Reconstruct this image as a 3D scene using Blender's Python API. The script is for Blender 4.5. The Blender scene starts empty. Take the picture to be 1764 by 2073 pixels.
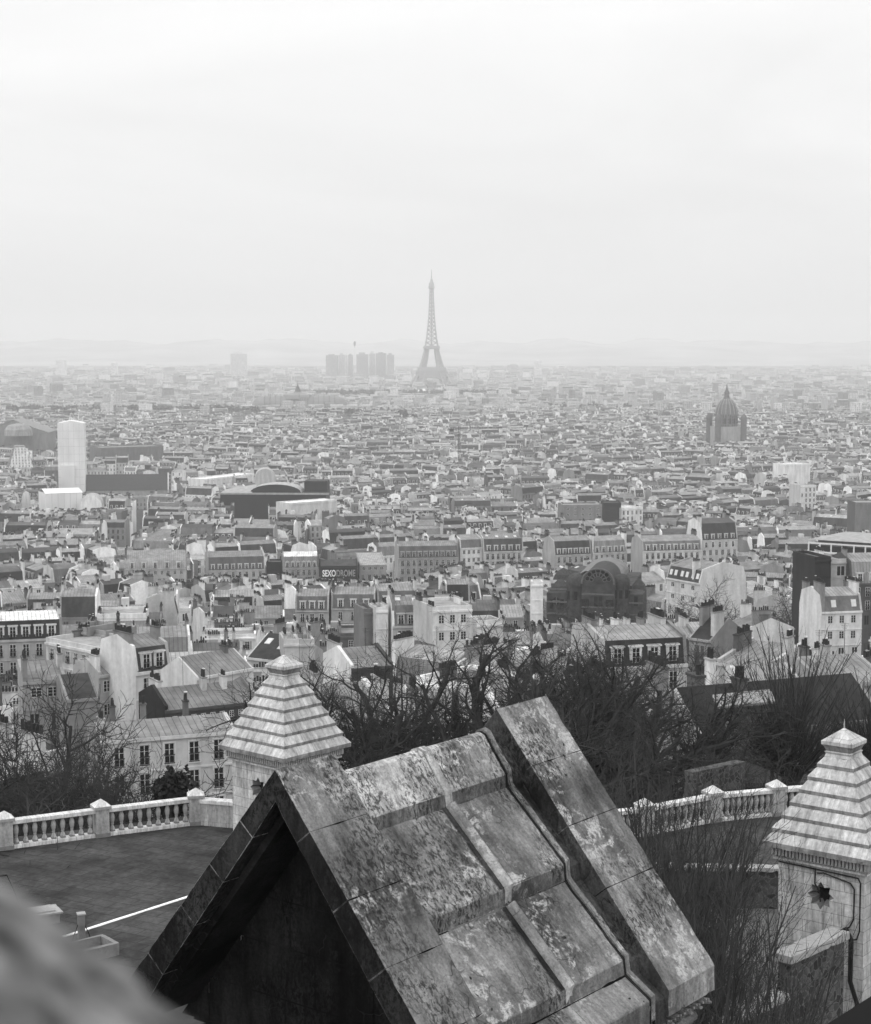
import bpy, bmesh, math, random
from mathutils import Vector, Matrix, noise as mnoise
random.seed(11)
R = math.radians
SC = bpy.context.scene
COL = SC.collection
# ------------------------------------------------------------------ camera
CZ = 117.0                       # eye height above the river plain (m)
FPX, PCX, PCY, YH = 3540.0, 882.0, 1036.5, 703.0
PITCH = math.atan((PCY - YH) / FPX)
cam = bpy.data.cameras.new('camera')
cam.sensor_fit = 'HORIZONTAL'; cam.sensor_width = 36.0; cam.lens = 36.0 * FPX / 1764.0
cam.clip_start = 0.05; cam.clip_end = 60000.0
cam.dof.use_dof = True; cam.dof.focus_distance = 28.0; cam.dof.aperture_fstop = 8.6
co = bpy.data.objects.new('camera', cam); COL.objects.link(co)
co.location = (0, 0, CZ); co.rotation_euler = (math.pi / 2 - PITCH, 0, 0)
SC.camera = co
# ------------------------------------------------------------------ world
SUN_EL, SUN_AZ = R(50), R(268)   # azimuth clockwise from +Y: high on the left
W = bpy.data.worlds.new('World'); SC.world = W; W.use_nodes = True
nt = W.node_tree; N = nt.nodes; L = nt.links; N.clear()
def wn(t, **k):
    n = N.new(t)
    for a, b in k.items(): setattr(n, a, b)
    return n
sky = wn('ShaderNodeTexSky', sky_type='NISHITA', sun_disc=False)
sky.sun_elevation = SUN_EL; sky.sun_rotation = SUN_AZ; sky.dust_density = 4.0
bw = wn('ShaderNodeRGBToBW'); L.new(sky.outputs[0], bw.inputs[0])
tc = wn('ShaderNodeTexCoord')
sep = wn('ShaderNodeSeparateXYZ'); L.new(tc.outputs['Generated'], sep.inputs[0])
mp = wn('ShaderNodeMapping'); mp.inputs['Scale'].default_value = (1.6, 1.6, 6.5)
mp.inputs['Rotation'].default_value = (0, R(7), 0)
L.new(tc.outputs['Generated'], mp.inputs[0])
nz = wn('ShaderNodeTexNoise'); nz.inputs['Scale'].default_value = 1.5; nz.inputs['Detail'].default_value = 6; nz.inputs['Roughness'].default_value = 0.5; nz.inputs['Distortion'].default_value = 0.5
L.new(mp.outputs[0], nz.inputs['Vector'])
cr = wn('ShaderNodeMapRange'); cr.inputs['From Min'].default_value = 0.3; cr.inputs['From Max'].default_value = 0.7
cr.inputs['To Min'].default_value = 5.9; cr.inputs['To Max'].default_value = 6.9
L.new(nz.outputs[0], cr.inputs[0])
bk = wn('ShaderNodeMapRange'); bk.inputs['From Min'].default_value = 0.2; bk.inputs['From Max'].default_value = -0.8  # unseen sky behind the camera brightened to fill the walls facing it
bk.inputs['To Min'].default_value = 1.0; bk.inputs['To Max'].default_value = 1.45
L.new(sep.outputs['Y'], bk.inputs[0])
zn = wn('ShaderNodeMath', operation='MULTIPLY_ADD'); zn.inputs[1].default_value = 0.75; zn.inputs[2].default_value = 1.0; zn.use_clamp = False
zc = wn('ShaderNodeMath', operation='MAXIMUM'); zc.inputs[1].default_value = 0.0; L.new(sep.outputs['Z'], zc.inputs[0]); L.new(zc.outputs[0], zn.inputs[0])
m0 = wn('ShaderNodeMath', operation='MULTIPLY'); L.new(cr.outputs[0], m0.inputs[0]); L.new(zn.outputs[0], m0.inputs[1])
ml = wn('ShaderNodeMath', operation='MULTIPLY'); L.new(m0.outputs[0], ml.inputs[0]); L.new(bk.outputs[0], ml.inputs[1])
mx = wn('ShaderNodeMix', data_type='FLOAT'); mx.inputs[0].default_value = 0.93
L.new(bw.outputs[0], mx.inputs[2]); L.new(ml.outputs[0], mx.inputs[3])
bg = wn('ShaderNodeBackground'); bg.inputs['Strength'].default_value = 0.138
L.new(mx.outputs[0], bg.inputs['Color'])
wo = wn('ShaderNodeOutputWorld'); L.new(bg.outputs[0], wo.inputs['Surface'])
# ------------------------------------------------------------------ sun through thin cloud
sl = bpy.data.lights.new('sun', 'SUN'); sl.energy = 0.9; sl.angle = R(14); sl.color = (1, 1, 1)
so = bpy.data.objects.new('sun', sl); COL.objects.link(so)
sd = Vector((math.sin(SUN_AZ) * math.cos(SUN_EL), math.cos(SUN_AZ) * math.cos(SUN_EL), math.sin(SUN_EL)))
so.rotation_euler = sd.to_track_quat('Z', 'Y').to_euler(); so.location = (0, 0, 400)
# ------------------------------------------------------------------ exposure, render
vs = SC.view_settings; vs.view_transform = 'Standard'; vs.look = 'None'; vs.exposure = 0.0; vs.gamma = 1.0; vs.use_curve_mapping = False
cy = SC.cycles; cy.use_denoising = True; cy.max_bounces = 6; cy.diffuse_bounces = 3; cy.glossy_bounces = 2
cy.volume_bounces = 2; cy.transparent_max_bounces = 4; cy.caustics_reflective = False; cy.caustics_refractive = False
# ------------------------------------------------------------------ pixel helpers (photo pixels at 1764 wide -> points)
_F = Vector((0, math.cos(PITCH), -math.sin(PITCH))); _U = Vector((0, math.sin(PITCH), math.cos(PITCH)))
def ray(px, py): return _F + Vector((1, 0, 0)) * ((px - PCX) / FPX) - _U * ((py - PCY) / FPX)
def atY(px, py, Y):
    d = ray(px, py); return Vector((0, 0, CZ)) + d * (Y / d.y)
def atZ(px, py, Z):
    d = ray(px, py); return Vector((0, 0, CZ)) + d * ((Z - CZ) / d.z)
def proj(p):
    q = Vector(p) - Vector((0, 0, CZ)); z = q.dot(_F)
    if z < 0.1: z = 0.1
    return PCX + FPX * q.x / z, PCY - FPX * q.dot(_U) / z
PROFILE = [(-80, 93), (66, 93), (74, 89), (100, 86.5), (118, 84), (150, 73), (175, 67), (200, 62), (300, 46), (500, 27), (700, 15), (1000, 6), (1500, 0), (60000, 0)]
def zt(x, y):
    for (a, za), (b, zb) in zip(PROFILE, PROFILE[1:]):
        if y <= b: return za + (zb - za) * max(0, (y - a)) / (b - a)
    return 0.0
# ------------------------------------------------------------------ materials (all neutral greys: the photograph is black and white)
def mat(name, rough=0.8):
    m = bpy.data.materials.new(name); m.use_nodes = True
    b = m.node_tree.nodes['Principled BSDF']; b.inputs['Roughness'].default_value = rough
    b.inputs['Specular IOR Level'].default_value = 0.06
    return m, m.node_tree, b
class G:                                           # tiny node-graph helper
    def __init__(s, tree): s.t = tree
    def n(s, typ, **k):
        n = s.t.nodes.new(typ)
        for a, b in k.items():
            if a == 'op': n.operation = b
            else: setattr(n, a, b)
        return n
    def l(s, a, b): s.t.links.new(a, b)
    def set(s, sock, v):
        if hasattr(v, 'is_output') or isinstance(v, bpy.types.NodeSocket): s.l(v, sock)
        else: sock.default_value = v
    def math(s, op, a, b=0.0, c=None, clamp=False):
        n = s.n('ShaderNodeMath', op=op); n.use_clamp = clamp
        s.set(n.inputs[0], a); s.set(n.inputs[1], b)
        if c is not None: s.set(n.inputs[2], c)
        return n.outputs[0]
    def noise(s, vec, scale, detail=4, rough=0.55, dist=0.0):
        n = s.n('ShaderNodeTexNoise'); s.l(vec, n.inputs['Vector'])
        n.inputs['Scale'].default_value = scale; n.inputs['Detail'].default_value = detail
        n.inputs['Roughness'].default_value = rough; n.inputs['Distortion'].default_value = dist
        return n.outputs[0]
    def vor(s, vec, scale, feat='F1'):
        n = s.n('ShaderNodeTexVoronoi', feature=feat); s.l(vec, n.inputs['Vector']); n.inputs['Scale'].default_value = scale
        return n.outputs['Distance']
    def rng(s, v, a, b, c=0.0, d=1.0):
        n = s.n('ShaderNodeMapRange'); s.l(v, n.inputs[0])
        for i, x in zip((1, 2, 3, 4), (a, b, c, d)): n.inputs[i].default_value = x
        return n.outputs[0]
    def map(s, vec, scale=(1, 1, 1), rot=(0, 0, 0), loc=(0, 0, 0)):
        n = s.n('ShaderNodeMapping'); s.l(vec, n.inputs[0]); n.inputs['Scale'].default_value = scale
        n.inputs['Rotation'].default_value = rot; n.inputs['Location'].default_value = loc
        return n.outputs[0]
    def mix(s, f, a, b):
        n = s.n('ShaderNodeMix', data_type='FLOAT'); s.set(n.inputs[0], f); s.set(n.inputs[2], a); s.set(n.inputs[3], b)
        return n.outputs[0]
    def obj(s): return s.n('ShaderNodeTexCoord').outputs['Object']
    def uv(s): return s.n('ShaderNodeTexCoord').outputs['UV']
    def bump(s, b, h, strength=0.3, dist=0.02):
        n = s.n('ShaderNodeBump'); n.inputs['Strength'].default_value = strength; n.inputs['Distance'].default_value = dist
        s.l(h, n.inputs['Height']); s.l(n.outputs[0], b.inputs['Normal'])
def grey(name, v, rough=0.8, var=0.25, scale=1.5, bump=0.0, stretch=(1, 1, 1)):
    m, t, b = mat(name, rough); g = G(t)
    c = g.map(g.obj(), stretch)
    n = g.noise(c, scale, 5)
    s = g.rng(n, 0.3, 0.7, v * (1 - var), v * (1 + var)); g.l(s, b.inputs['Base Color'])
    if bump: g.bump(b, g.noise(g.obj(), scale * 8, 5), bump)
    return m
def toned(name, rough=0.8, windows=False, seams=False, stain=0.3, spec=0.06):
    """Grey from the face attribute 'tone', rain-streaked; windows from UV metres; zinc seams from UV metres."""
    m, t, b = mat(name, rough); b.inputs['Specular IOR Level'].default_value = spec; g = G(t)
    a = g.n('ShaderNodeAttribute', attribute_name='tone').outputs['Fac']
    o = g.n('ShaderNodeNewGeometry').outputs['Position']
    st = g.noise(g.map(o, (0.5, 0.5, 0.12)), 1.0, 5)
    st2 = g.noise(o, 1.7, 4)
    f = g.math('MULTIPLY', g.rng(st, 0.3, 0.7, 1 - stain, 1 + stain), g.rng(st2, 0.25, 0.75, 1 - stain * 0.5, 1 + stain * 0.5))
    col = g.math('MULTIPLY', a, f, clamp=True)
    if windows or seams:
        s = g.n('ShaderNodeSeparateXYZ'); g.l(g.uv(), s.inputs[0])
        u, v = s.outputs['X'], s.outputs['Y']
        on = g.math('GREATER_THAN', u, -50.0)
    if windows:
        fu = g.math('ABSOLUTE', g.math('SUBTRACT', g.math('FRACT', g.math('DIVIDE', u, 2.6)), 0.5))
        fv = g.math('ABSOLUTE', g.math('SUBTRACT', g.math('FRACT', g.math('DIVIDE', v, 3.05)), 0.5))
        w = g.math('MULTIPLY', g.math('LESS_THAN', fu, 0.19), g.math('LESS_THAN', fv, 0.33))
        w = g.math('MULTIPLY', w, g.math('GREATER_THAN', fu, 0.022))
        w = g.math('MULTIPLY', w, on)
        cell = g.n('ShaderNodeCombineXYZ'); g.l(g.math('FLOOR', g.math('DIVIDE', u, 2.6)), cell.inputs[0]); g.l(g.math('FLOOR', g.math('DIVIDE', v, 3.05)), cell.inputs[1])
        wr = g.n('ShaderNodeTexWhiteNoise', noise_dimensions='2D'); g.l(cell.outputs[0], wr.inputs['Vector'])
        w = g.math('MULTIPLY', w, g.math('GREATER_THAN', wr.outputs['Value'], 0.12))
        col = g.mix(w, col, g.rng(wr.outputs['Value'], 0.55, 1.0, 0.02, 0.16))
        sh = g.math('MULTIPLY', g.math('LESS_THAN', g.math('ABSOLUTE', g.math('SUBTRACT', fv, 0.47)), 0.02), on)
        col = g.mix(g.math('MULTIPLY', sh, 0.35), col, 0.1)
    if seams:
        fu = g.math('FRACT', g.math('DIVIDE', u, 0.72))
        ln = g.math('MULTIPLY', g.math('LESS_THAN', fu, 0.12), on)
        col = g.mix(g.math('MULTIPLY', ln, 0.7), col, 0.03)
        fv = g.math('FRACT', g.math('DIVIDE', v, 2.3))
        l2 = g.math('MULTIPLY', g.math('LESS_THAN', fv, 0.025), on)
        col = g.mix(g.math('MULTIPLY', l2, 0.4), col, 0.05)
        pv = g.n('ShaderNodeTexWhiteNoise', noise_dimensions='2D')
        cb = g.n('ShaderNodeCombineXYZ'); g.l(g.math('FLOOR', g.math('DIVIDE', u, 0.72)), cb.inputs[0]); g.l(g.math('FLOOR', g.math('DIVIDE', v, 2.3)), cb.inputs[1])
        g.l(cb.outputs[0], pv.inputs['Vector'])
        col = g.math('MULTIPLY', col, g.mix(on, 1.0, g.rng(pv.outputs[0], 0, 1, 0.88, 1.1)))
    g.l(col, b.inputs['Base Color'])
    return m
M_WALL = toned('plaster_wall', 0.9, windows=True, stain=0.22)
M_ROOF = toned('zinc_roof', 0.62, seams=True, stain=0.3, spec=0.25)
M_TILE = toned('dark_tile', 0.9, stain=0.35)
M_BRICKCH = toned('chimney_render', 0.9, stain=0.3)
M_POT = grey('clay_pot', 0.035, 0.9, 0.3)
M_GLASS, _t, _b = mat('window_glass', 0.18); _b.inputs['Base Color'].default_value = (0.012, 0.012, 0.012, 1)
M_FRAME = grey('white_window_frame', 0.62, 0.6, 0.1)
M_IRON = grey('black_iron', 0.02, 0.6, 0.2)
M_DARKROOF = grey('slate', 0.05, 0.8, 0.4, 2.0)
M_BARK = grey('bark', 0.035, 0.95, 0.4, 2.0, 0.3)
M_TWIG = grey('twig_bark', 0.045, 0.95, 0.35, 1.0)
M_GROUND = grey('dark_ground', 0.06, 0.95, 0.6, 0.35)
M_LEAF = grey('evergreen_leaf', 0.035, 0.8, 0.5, 0.5)
M_HILL = grey('wooded_hill', 0.34, 0.95, 0.4, 0.002)  # lightened: some distance haze is put into the hill colour
M_LATTICE = grey('haze_pale_iron', 0.33, 0.7, 0.15)  # paler iron: part of the distance haze is put into its colour
M_WHITE = grey('white_sheeting', 0.72, 0.8, 0.12, 0.12, 0, (1, 1, 0.25))
M_SIGN = grey('black_sign_board', 0.012, 0.5, 0.2)
M_LETTER = grey('white_letter', 0.9, 0.5, 0.05)
M_LETTER2 = grey('dull_letter', 0.3, 0.5, 0.3, 2.0)
M_BRICK = grey('dark_red_brick', 0.055, 0.9, 0.55, 0.5)

def lichen_stone(name, base=0.27, light=0.52, dark=0.05, lich=0.5, soot=0.5, pits=True, joints=None):
    """Weathered limestone: streaks down the slope (UV y), pale lichen crusts, black crusts, pits and cracks."""
    m, t, b = mat(name, 0.92); g = G(t)
    o, uv = g.obj(), g.uv()
    big = g.noise(o, 0.9, 3)
    st = g.noise(g.map(uv, (4.0, 0.7, 1)), 1.5, 7, 0.68, 0.3)
    fine = g.noise(o, 34, 8, 0.78)
    med = g.noise(o, 7.0, 6, 0.65, 0.6)
    c = g.math('MULTIPLY', base, g.rng(big, 0.36, 0.64, 0.5, 1.75))
    c = g.math('MULTIPLY', c, g.rng(st, 0.32, 0.68, 0.5, 1.5))
    c = g.math('MULTIPLY', c, g.rng(fine, 0.3, 0.7, 0.5, 1.5))
    area = g.noise(o, 1.5, 3, 0.5)
    lm = g.math('MULTIPLY', g.rng(med, 0.50, 0.57), g.rng(area, 0.60 - 0.25 * lich, 0.72 - 0.25 * lich))
    lm = g.math('MULTIPLY', lm, g.rng(fine, 0.38, 0.55))
    c = g.mix(lm, c, light)
    sa = g.noise(g.map(o, loc=(5, 3, 1)), 1.1, 3)
    sm = g.noise(g.map(uv, (6.5, 3.4, 1), loc=(3, 1, 0)), 4.2, 9, 0.78, 0.5)
    dm = g.math('MULTIPLY', g.rng(sm, 0.49, 0.545), g.rng(sa, 0.62 - 0.25 * soot, 0.74 - 0.25 * soot))
    c = g.mix(g.math('MULTIPLY', dm, 0.85), c, dark)
    dist = g.n('ShaderNodeVectorMath', operation='ADD')
    nv = g.n('ShaderNodeTexNoise'); g.l(o, nv.inputs['Vector']); nv.inputs['Scale'].default_value = 3.0
    g.l(g.map(o, (1, 1, 1)), dist.inputs[0]); sc_ = g.n('ShaderNodeVectorMath', operation='SCALE'); g.l(nv.outputs['Color'], sc_.inputs[0]); sc_.inputs['Scale'].default_value = 0.35
    g.l(sc_.outputs[0], dist.inputs[1])
    crk = g.vor(dist.outputs[0], 3.2, 'DISTANCE_TO_EDGE')
    ck = g.math('MULTIPLY', g.rng(crk, 0.012, 0.004), g.rng(g.noise(o, 2.2, 2), 0.5, 0.6))
    c = g.mix(g.math('MULTIPLY', ck, 0.7), c, 0.03)
    if pits:
        vo = g.vor(g.map(dist.outputs[0], (1, 1, 1)), 8.0); pm = g.math('MULTIPLY', g.rng(vo, 0.15, 0.09), g.rng(g.noise(o, 1.8, 2), 0.52, 0.6))
        c = g.mix(pm, c, 0.02)
    g.l(c, b.inputs['Base Color'])
    h = g.math('ADD', g.math('MULTIPLY', fine, 0.6), g.math('ADD', med, g.math('MULTIPLY', ck, -0.8)))
    g.bump(b, h, 0.7, 0.012)
    return m
M_GABLE = lichen_stone('lichened_limestone', 0.15, 0.48, 0.018, 0.62, 0.72)
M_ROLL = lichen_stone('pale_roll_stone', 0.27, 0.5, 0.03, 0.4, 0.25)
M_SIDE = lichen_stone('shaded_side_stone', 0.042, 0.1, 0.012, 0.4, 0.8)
M_SLABRISER = lichen_stone('dark_slab_riser_stone', 0.12, 0.28, 0.015, 0.4, 0.8)  # darker stone tone given to the vertical slab faces
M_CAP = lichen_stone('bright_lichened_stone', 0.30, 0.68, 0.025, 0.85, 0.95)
M_SOOTSHADE = lichen_stone('soot_shade_limestone', 0.018, 0.045, 0.006, 0.3, 0.9)  # near-black: gable front shade put into the colour, along with soot stains
M_BLACK = lichen_stone('recess_shade_stone', 0.012, 0.035, 0.004, 0.15, 0.8, False)  # darkness of recesses and openings put into the stone colour
M_LEDGE = grey('rough_ledge_stone', 0.19, 0.9, 0.95, 2.6, 0.5)

def pale_stone(name, base, bw=0.62, bh=0.30, joint=0.02, jv=0.30, stain=0.5, vary=.12):
    """Pale ashlar: block joints on UV metres, grey weathering streaks."""
    m, t, b = mat(name, 0.88); g = G(t); o, uv = g.obj(), g.uv()
    br = g.n('ShaderNodeTexBrick'); g.l(uv, br.inputs['Vector'])
    br.inputs['Scale'].default_value = 1.0; br.inputs['Brick Width'].default_value = bw; br.inputs['Row Height'].default_value = bh
    br.inputs['Mortar Size'].default_value = joint * 0.5; br.inputs['Mortar Smooth'].default_value = 0.2
    br.inputs['Color1'].default_value = (1 - vary,) * 3 + (1,); br.inputs['Color2'].default_value = (1 + vary,) * 3 + (1,); br.inputs['Mortar'].default_value = (jv, jv, jv, 1)
    bwn = g.n('ShaderNodeRGBToBW'); g.l(br.outputs[0], bwn.inputs[0])
    n1 = g.noise(g.map(uv, (2.2, 0.5, 1)), 1.5, 6, 0.62, 0.5); n2 = g.noise(o, 9, 6, 0.7)
    c = g.math('MULTIPLY', base, bwn.outputs[0])
    c = g.math('MULTIPLY', c, g.rng(n1, 0.36, 0.64, 1 - stain, 1.2))
    c = g.math('MULTIPLY', c, g.rng(n2, 0.3, 0.7, 0.75, 1.2), clamp=True)
    st = g.noise(g.map(uv, (7, .8, 1), loc=(2, 5, 0)), 1.4, 7, .7, .4); c = g.math('MULTIPLY', c, g.rng(st, .36, .5, .62, 1.0))
    g.l(c, b.inputs['Base Color']); g.bump(b, n2, 0.35, 0.01)
    return m
M_TURRET = pale_stone('pale_ashlar', 0.50, 0.62, 0.34, 0.018, 0.5, 0.35)
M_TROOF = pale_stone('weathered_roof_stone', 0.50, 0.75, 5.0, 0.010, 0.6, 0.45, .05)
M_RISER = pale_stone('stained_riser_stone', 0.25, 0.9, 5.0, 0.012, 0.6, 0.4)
M_BAL = pale_stone('balustrade_stone', 0.44, 1.8, 5.0, 0.012, 0.6, 0.35)
M_BALTOP = pale_stone('washed_coping_stone', 0.68, 1.6, 5.0, 0.012, 0.6, 0.25)

def paving():
    m, t, b = mat('terrace_flagstones', 0.85); g = G(t); o = g.obj()
    mp_ = g.map(o, rot=(0, 0, R(28)))
    br = g.n('ShaderNodeTexBrick'); g.l(mp_, br.inputs['Vector']); br.inputs['Scale'].default_value = 1.0
    br.inputs['Brick Width'].default_value = 0.95; br.inputs['Row Height'].default_value = 0.55; br.inputs['Mortar Size'].default_value = 0.022
    br.inputs['Color1'].default_value = (0.87, 0.87, 0.87, 1); br.inputs['Color2'].default_value = (1.13, 1.13, 1.13, 1); br.inputs['Mortar'].default_value = (0.65,) * 3 + (1,)
    bwn = g.n('ShaderNodeRGBToBW'); g.l(br.outputs[0], bwn.inputs[0])
    n1 = g.noise(o, 0.35, 7, 0.68, 0.6); n2 = g.noise(o, 5, 5, 0.65)
    c = g.math('MULTIPLY', g.rng(n1, 0.32, 0.68, 0.022, 0.075), bwn.outputs[0])
    c = g.math('MULTIPLY', c, g.rng(n2, 0.3, 0.7, 0.7, 1.3))
    g.l(c, b.inputs['Base Color']); g.bump(b, g.math('ADD', n2, bwn.outputs[0]), 0.3, 0.01)
    return m
M_PAVE = paving()
def rubble():
    m, t, b = mat('rubble_masonry', 0.92); g = G(t); o = g.obj()
    v = g.n('ShaderNodeTexVoronoi', feature='DISTANCE_TO_EDGE'); g.l(o, v.inputs['Vector']); v.inputs['Scale'].default_value = 4.6
    v2 = g.n('ShaderNodeTexVoronoi'); g.l(o, v2.inputs['Vector']); v2.inputs['Scale'].default_value = 4.6
    vb = g.n('ShaderNodeRGBToBW'); g.l(v2.outputs['Color'], vb.inputs[0])
    c = g.mix(g.rng(v.outputs['Distance'], 0.03, 0.08), 0.11, g.rng(vb.outputs[0], 0.2, 0.8, 0.03, 0.09))
    c = g.math('MULTIPLY', c, g.rng(g.noise(o, 8, 5), 0.3, 0.7, 0.7, 1.3))
    g.l(c, b.inputs['Base Color']); g.bump(b, v.outputs['Distance'], 0.6, 0.05)
    return m
M_RUBBLE = rubble()
# ------------------------------------------------------------------ mesh builder
NOUV = (-99.0, 0.0)
class MB:
    def __init__(s): s.v = []; s.f = []; s.m = []; s.t = []; s.uv = []
    def poly(s, pts, mat=0, tone=0.5, uvs=None):
        i = len(s.v); s.v.extend(pts); n = len(pts); s.f.append(tuple(range(i, i + n))); s.m.append(mat); s.t.append(tone)
        s.uv.append(uvs if uvs else [NOUV] * n)
    def box(s, x0, x1, y0, y1, z0, z1, mat=0, tone=0.5, bottom=False):
        P = [(x0, y0, z0), (x1, y0, z0), (x1, y1, z0), (x0, y1, z0), (x0, y0, z1), (x1, y0, z1), (x1, y1, z1), (x0, y1, z1)]
        for q, ul in (((0, 1, 5, 4), 'x'), ((1, 2, 6, 5), 'y'), ((2, 3, 7, 6), 'x'), ((3, 0, 4, 7), 'y'), ((4, 5, 6, 7), 't')):
            pts = [P[k] for k in q]
            s.poly(pts, mat, tone)
        if bottom: s.poly([P[3], P[2], P[1], P[0]], mat, tone)
    def prism(s, prof, x0, x1, mat=0, tone=0.5, capmat=None, captone=None, seam=False):
        """Closed (y,z) polygon extruded along x. prof runs counter-clockwise seen from -x... orientation does not matter."""
        n = len(prof)
        d = 0.0
        for k in range(n):
            a, b = prof[k], prof[(k + 1) % n]; e = math.hypot(b[0] - a[0], b[1] - a[1])
            uvs = [(x0, d), (x1, d), (x1, d + e), (x0, d + e)] if seam else None
            s.poly([(x0, a[0], a[1]), (x1, a[0], a[1]), (x1, b[0], b[1]), (x0, b[0], b[1])], mat, tone, uvs); d += e
        cm = mat if capmat is None else capmat; ct = tone if captone is None else captone
        s.poly([(x0, p[0], p[1]) for p in prof], cm, ct); s.poly([(x1, p[0], p[1]) for p in reversed(prof)], cm, ct)
    def tube(s, pts, rads, k=5, mat=0, tone=0.5, cap=True):
        rings = []
        for i, p in enumerate(pts):
            p = Vector(p)
            d = (Vector(pts[min(i + 1, len(pts) - 1)]) - Vector(pts[max(i - 1, 0)]))
            d = d.normalized() if d.length > 1e-9 else Vector((0, 0, 1))
            a = d.cross(Vector((0.31, 0.22, 0.92)))
            if a.length < 1e-3: a = d.cross(Vector((1, 0, 0)))
            a.normalize(); b = d.cross(a)
            base = len(s.v)
            for j in range(k):
                an = 2 * math.pi * j / k
                s.v.append(tuple(p + (a * math.cos(an) + b * math.sin(an)) * rads[i]))
            rings.append(base)
        for r0, r1 in zip(rings, rings[1:]):
            for j in range(k):
                s.f.append((r0 + j, r0 + (j + 1) % k, r1 + (j + 1) % k, r1 + j)); s.m.append(mat); s.t.append(tone); s.uv.append([NOUV] * 4)
        if cap:
            s.f.append(tuple(rings[-1] + j for j in range(k))); s.m.append(mat); s.t.append(tone); s.uv.append([NOUV] * k)
            s.f.append(tuple(rings[0] + k - 1 - j for j in range(k))); s.m.append(mat); s.t.append(tone); s.uv.append([NOUV] * k)
    def lathe(s, prof, k=12, c=(0, 0), mat=0, tone=0.5, a0=0.0, cap=True):
        """prof = [(r,z)...]; UV in metres."""
        b0 = len(s.v)
        for r, z in prof:
            for j in range(k):
                an = a0 + 2 * math.pi * j / k; s.v.append((c[0] + r * math.cos(an), c[1] + r * math.sin(an), z))
        d = 0
        for i in range(len(prof) - 1):
            e = math.hypot(prof[i + 1][0] - prof[i][0], prof[i + 1][1] - prof[i][1]); r = max(prof[i][0], prof[i + 1][0])
            for j in range(k):
                q = (b0 + i * k + j, b0 + i * k + (j + 1) % k, b0 + (i + 1) * k + (j + 1) % k, b0 + (i + 1) * k + j)
                s.f.append(q); s.m.append(mat); s.t.append(tone)
                u0 = 2 * math.pi * r * j / k; u1 = 2 * math.pi * r * (j + 1) / k
                s.uv.append([(u0, d), (u1, d), (u1, d + e), (u0, d + e)])
            d += e
        if cap and prof[-1][0] > 1e-4:
            s.f.append(tuple(b0 + (len(prof) - 1) * k + j for j in range(k))); s.m.append(mat); s.t.append(tone); s.uv.append([(0, 0)] * k)
    def add(s, o, mt=None, tone=None):
        """append another MB through a transform function or Matrix"""
        i = len(s.v)
        s.v.extend([tuple(mt @ Vector(p)) for p in o.v] if mt else o.v)
        s.f.extend([tuple(i + k for k in f) for f in o.f]); s.m.extend(o.m); s.t.extend(o.t if tone is None else [tone] * len(o.t)); s.uv.extend(o.uv)
    def mesh(s, name, mats):
        me = bpy.data.meshes.new(name); me.from_pydata(s.v, [], s.f)
        for m in mats: me.materials.append(m)
        me.polygons.foreach_set('material_index', s.m)
        a = me.attributes.new('tone', 'FLOAT', 'FACE'); a.data.foreach_set('value', s.t)
        u = me.uv_layers.new(name='UVMap'); flat = [c for fu in s.uv for p in fu for c in p]
        u.data.foreach_set('uv', flat); me.update()
        return me
def link(name, me, parent=None, loc=None, rotz=None, mw=None):
    o = bpy.data.objects.new(name, me); COL.objects.link(o)
    if parent is not None: o.parent = parent
    if loc is not None: o.location = loc
    if rotz is not None: o.rotation_euler = (0, 0, rotz)
    return o
def tag(o, label=None, cat=None, group=None, kind=None):
    if label: o['label'] = label
    if cat: o['category'] = cat
    if group: o['group'] = group
    if kind: o['kind'] = kind
    return o
def thing(name, label, cat, loc=(0, 0, 0), rotz=0.0, group=None):
    o = bpy.data.objects.new(name, None); COL.objects.link(o); o.empty_display_size = 0.5
    o.location = loc; o.rotation_euler = (0, 0, rotz)
    return tag(o, label, cat, group)
def part(name, mb, mats, parent, loc=None, rotz=None): return link(name, mb.mesh(name, mats), parent, loc, rotz)
def roughen(me, cut, amp, scale=3.0, bevel=0.0):
    """Subdivide to about 'cut' metres and chip the surface with noise, so stone edges are not ruler-clean."""
    bm = bmesh.new(); bm.from_mesh(me)
    bmesh.ops.remove_doubles(bm, verts=bm.verts, dist=1e-5)
    bmesh.ops.recalc_face_normals(bm, faces=bm.faces)
    if bevel: bmesh.ops.bevel(bm, geom=[e for e in bm.edges if len(e.link_faces) == 2 and e.calc_face_angle(0) > 0.4], offset=bevel, segments=2, profile=0.6, affect='EDGES')
    for _ in range(7):
        es = [e for e in bm.edges if e.calc_length() > cut]
        if not es or len(bm.verts) > 60000: break
        bmesh.ops.subdivide_edges(bm, edges=es, cuts=1, use_grid_fill=True)
        bmesh.ops.triangulate(bm, faces=[f for f in bm.faces if len(f.verts) > 4])
    bm.normal_update()
    for v in bm.verts:
        n = mnoise.noise(v.co * scale) * 0.6 + mnoise.noise(v.co * scale * 3.1) * 0.4
        sharp = max((e.calc_face_angle(0) for e in v.link_edges if len(e.link_faces) == 2), default=0)
        k = 1.0
        if sharp > 0.25:
            c = mnoise.noise(v.co * 5.0 + Vector((7, 1, 3))); k = 1.0
            n -= max(0.0, c - 0.05) * 3.0
        v.co += v.normal * (n * amp * k)
    bm.to_mesh(me); bm.free(); me.update()
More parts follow.
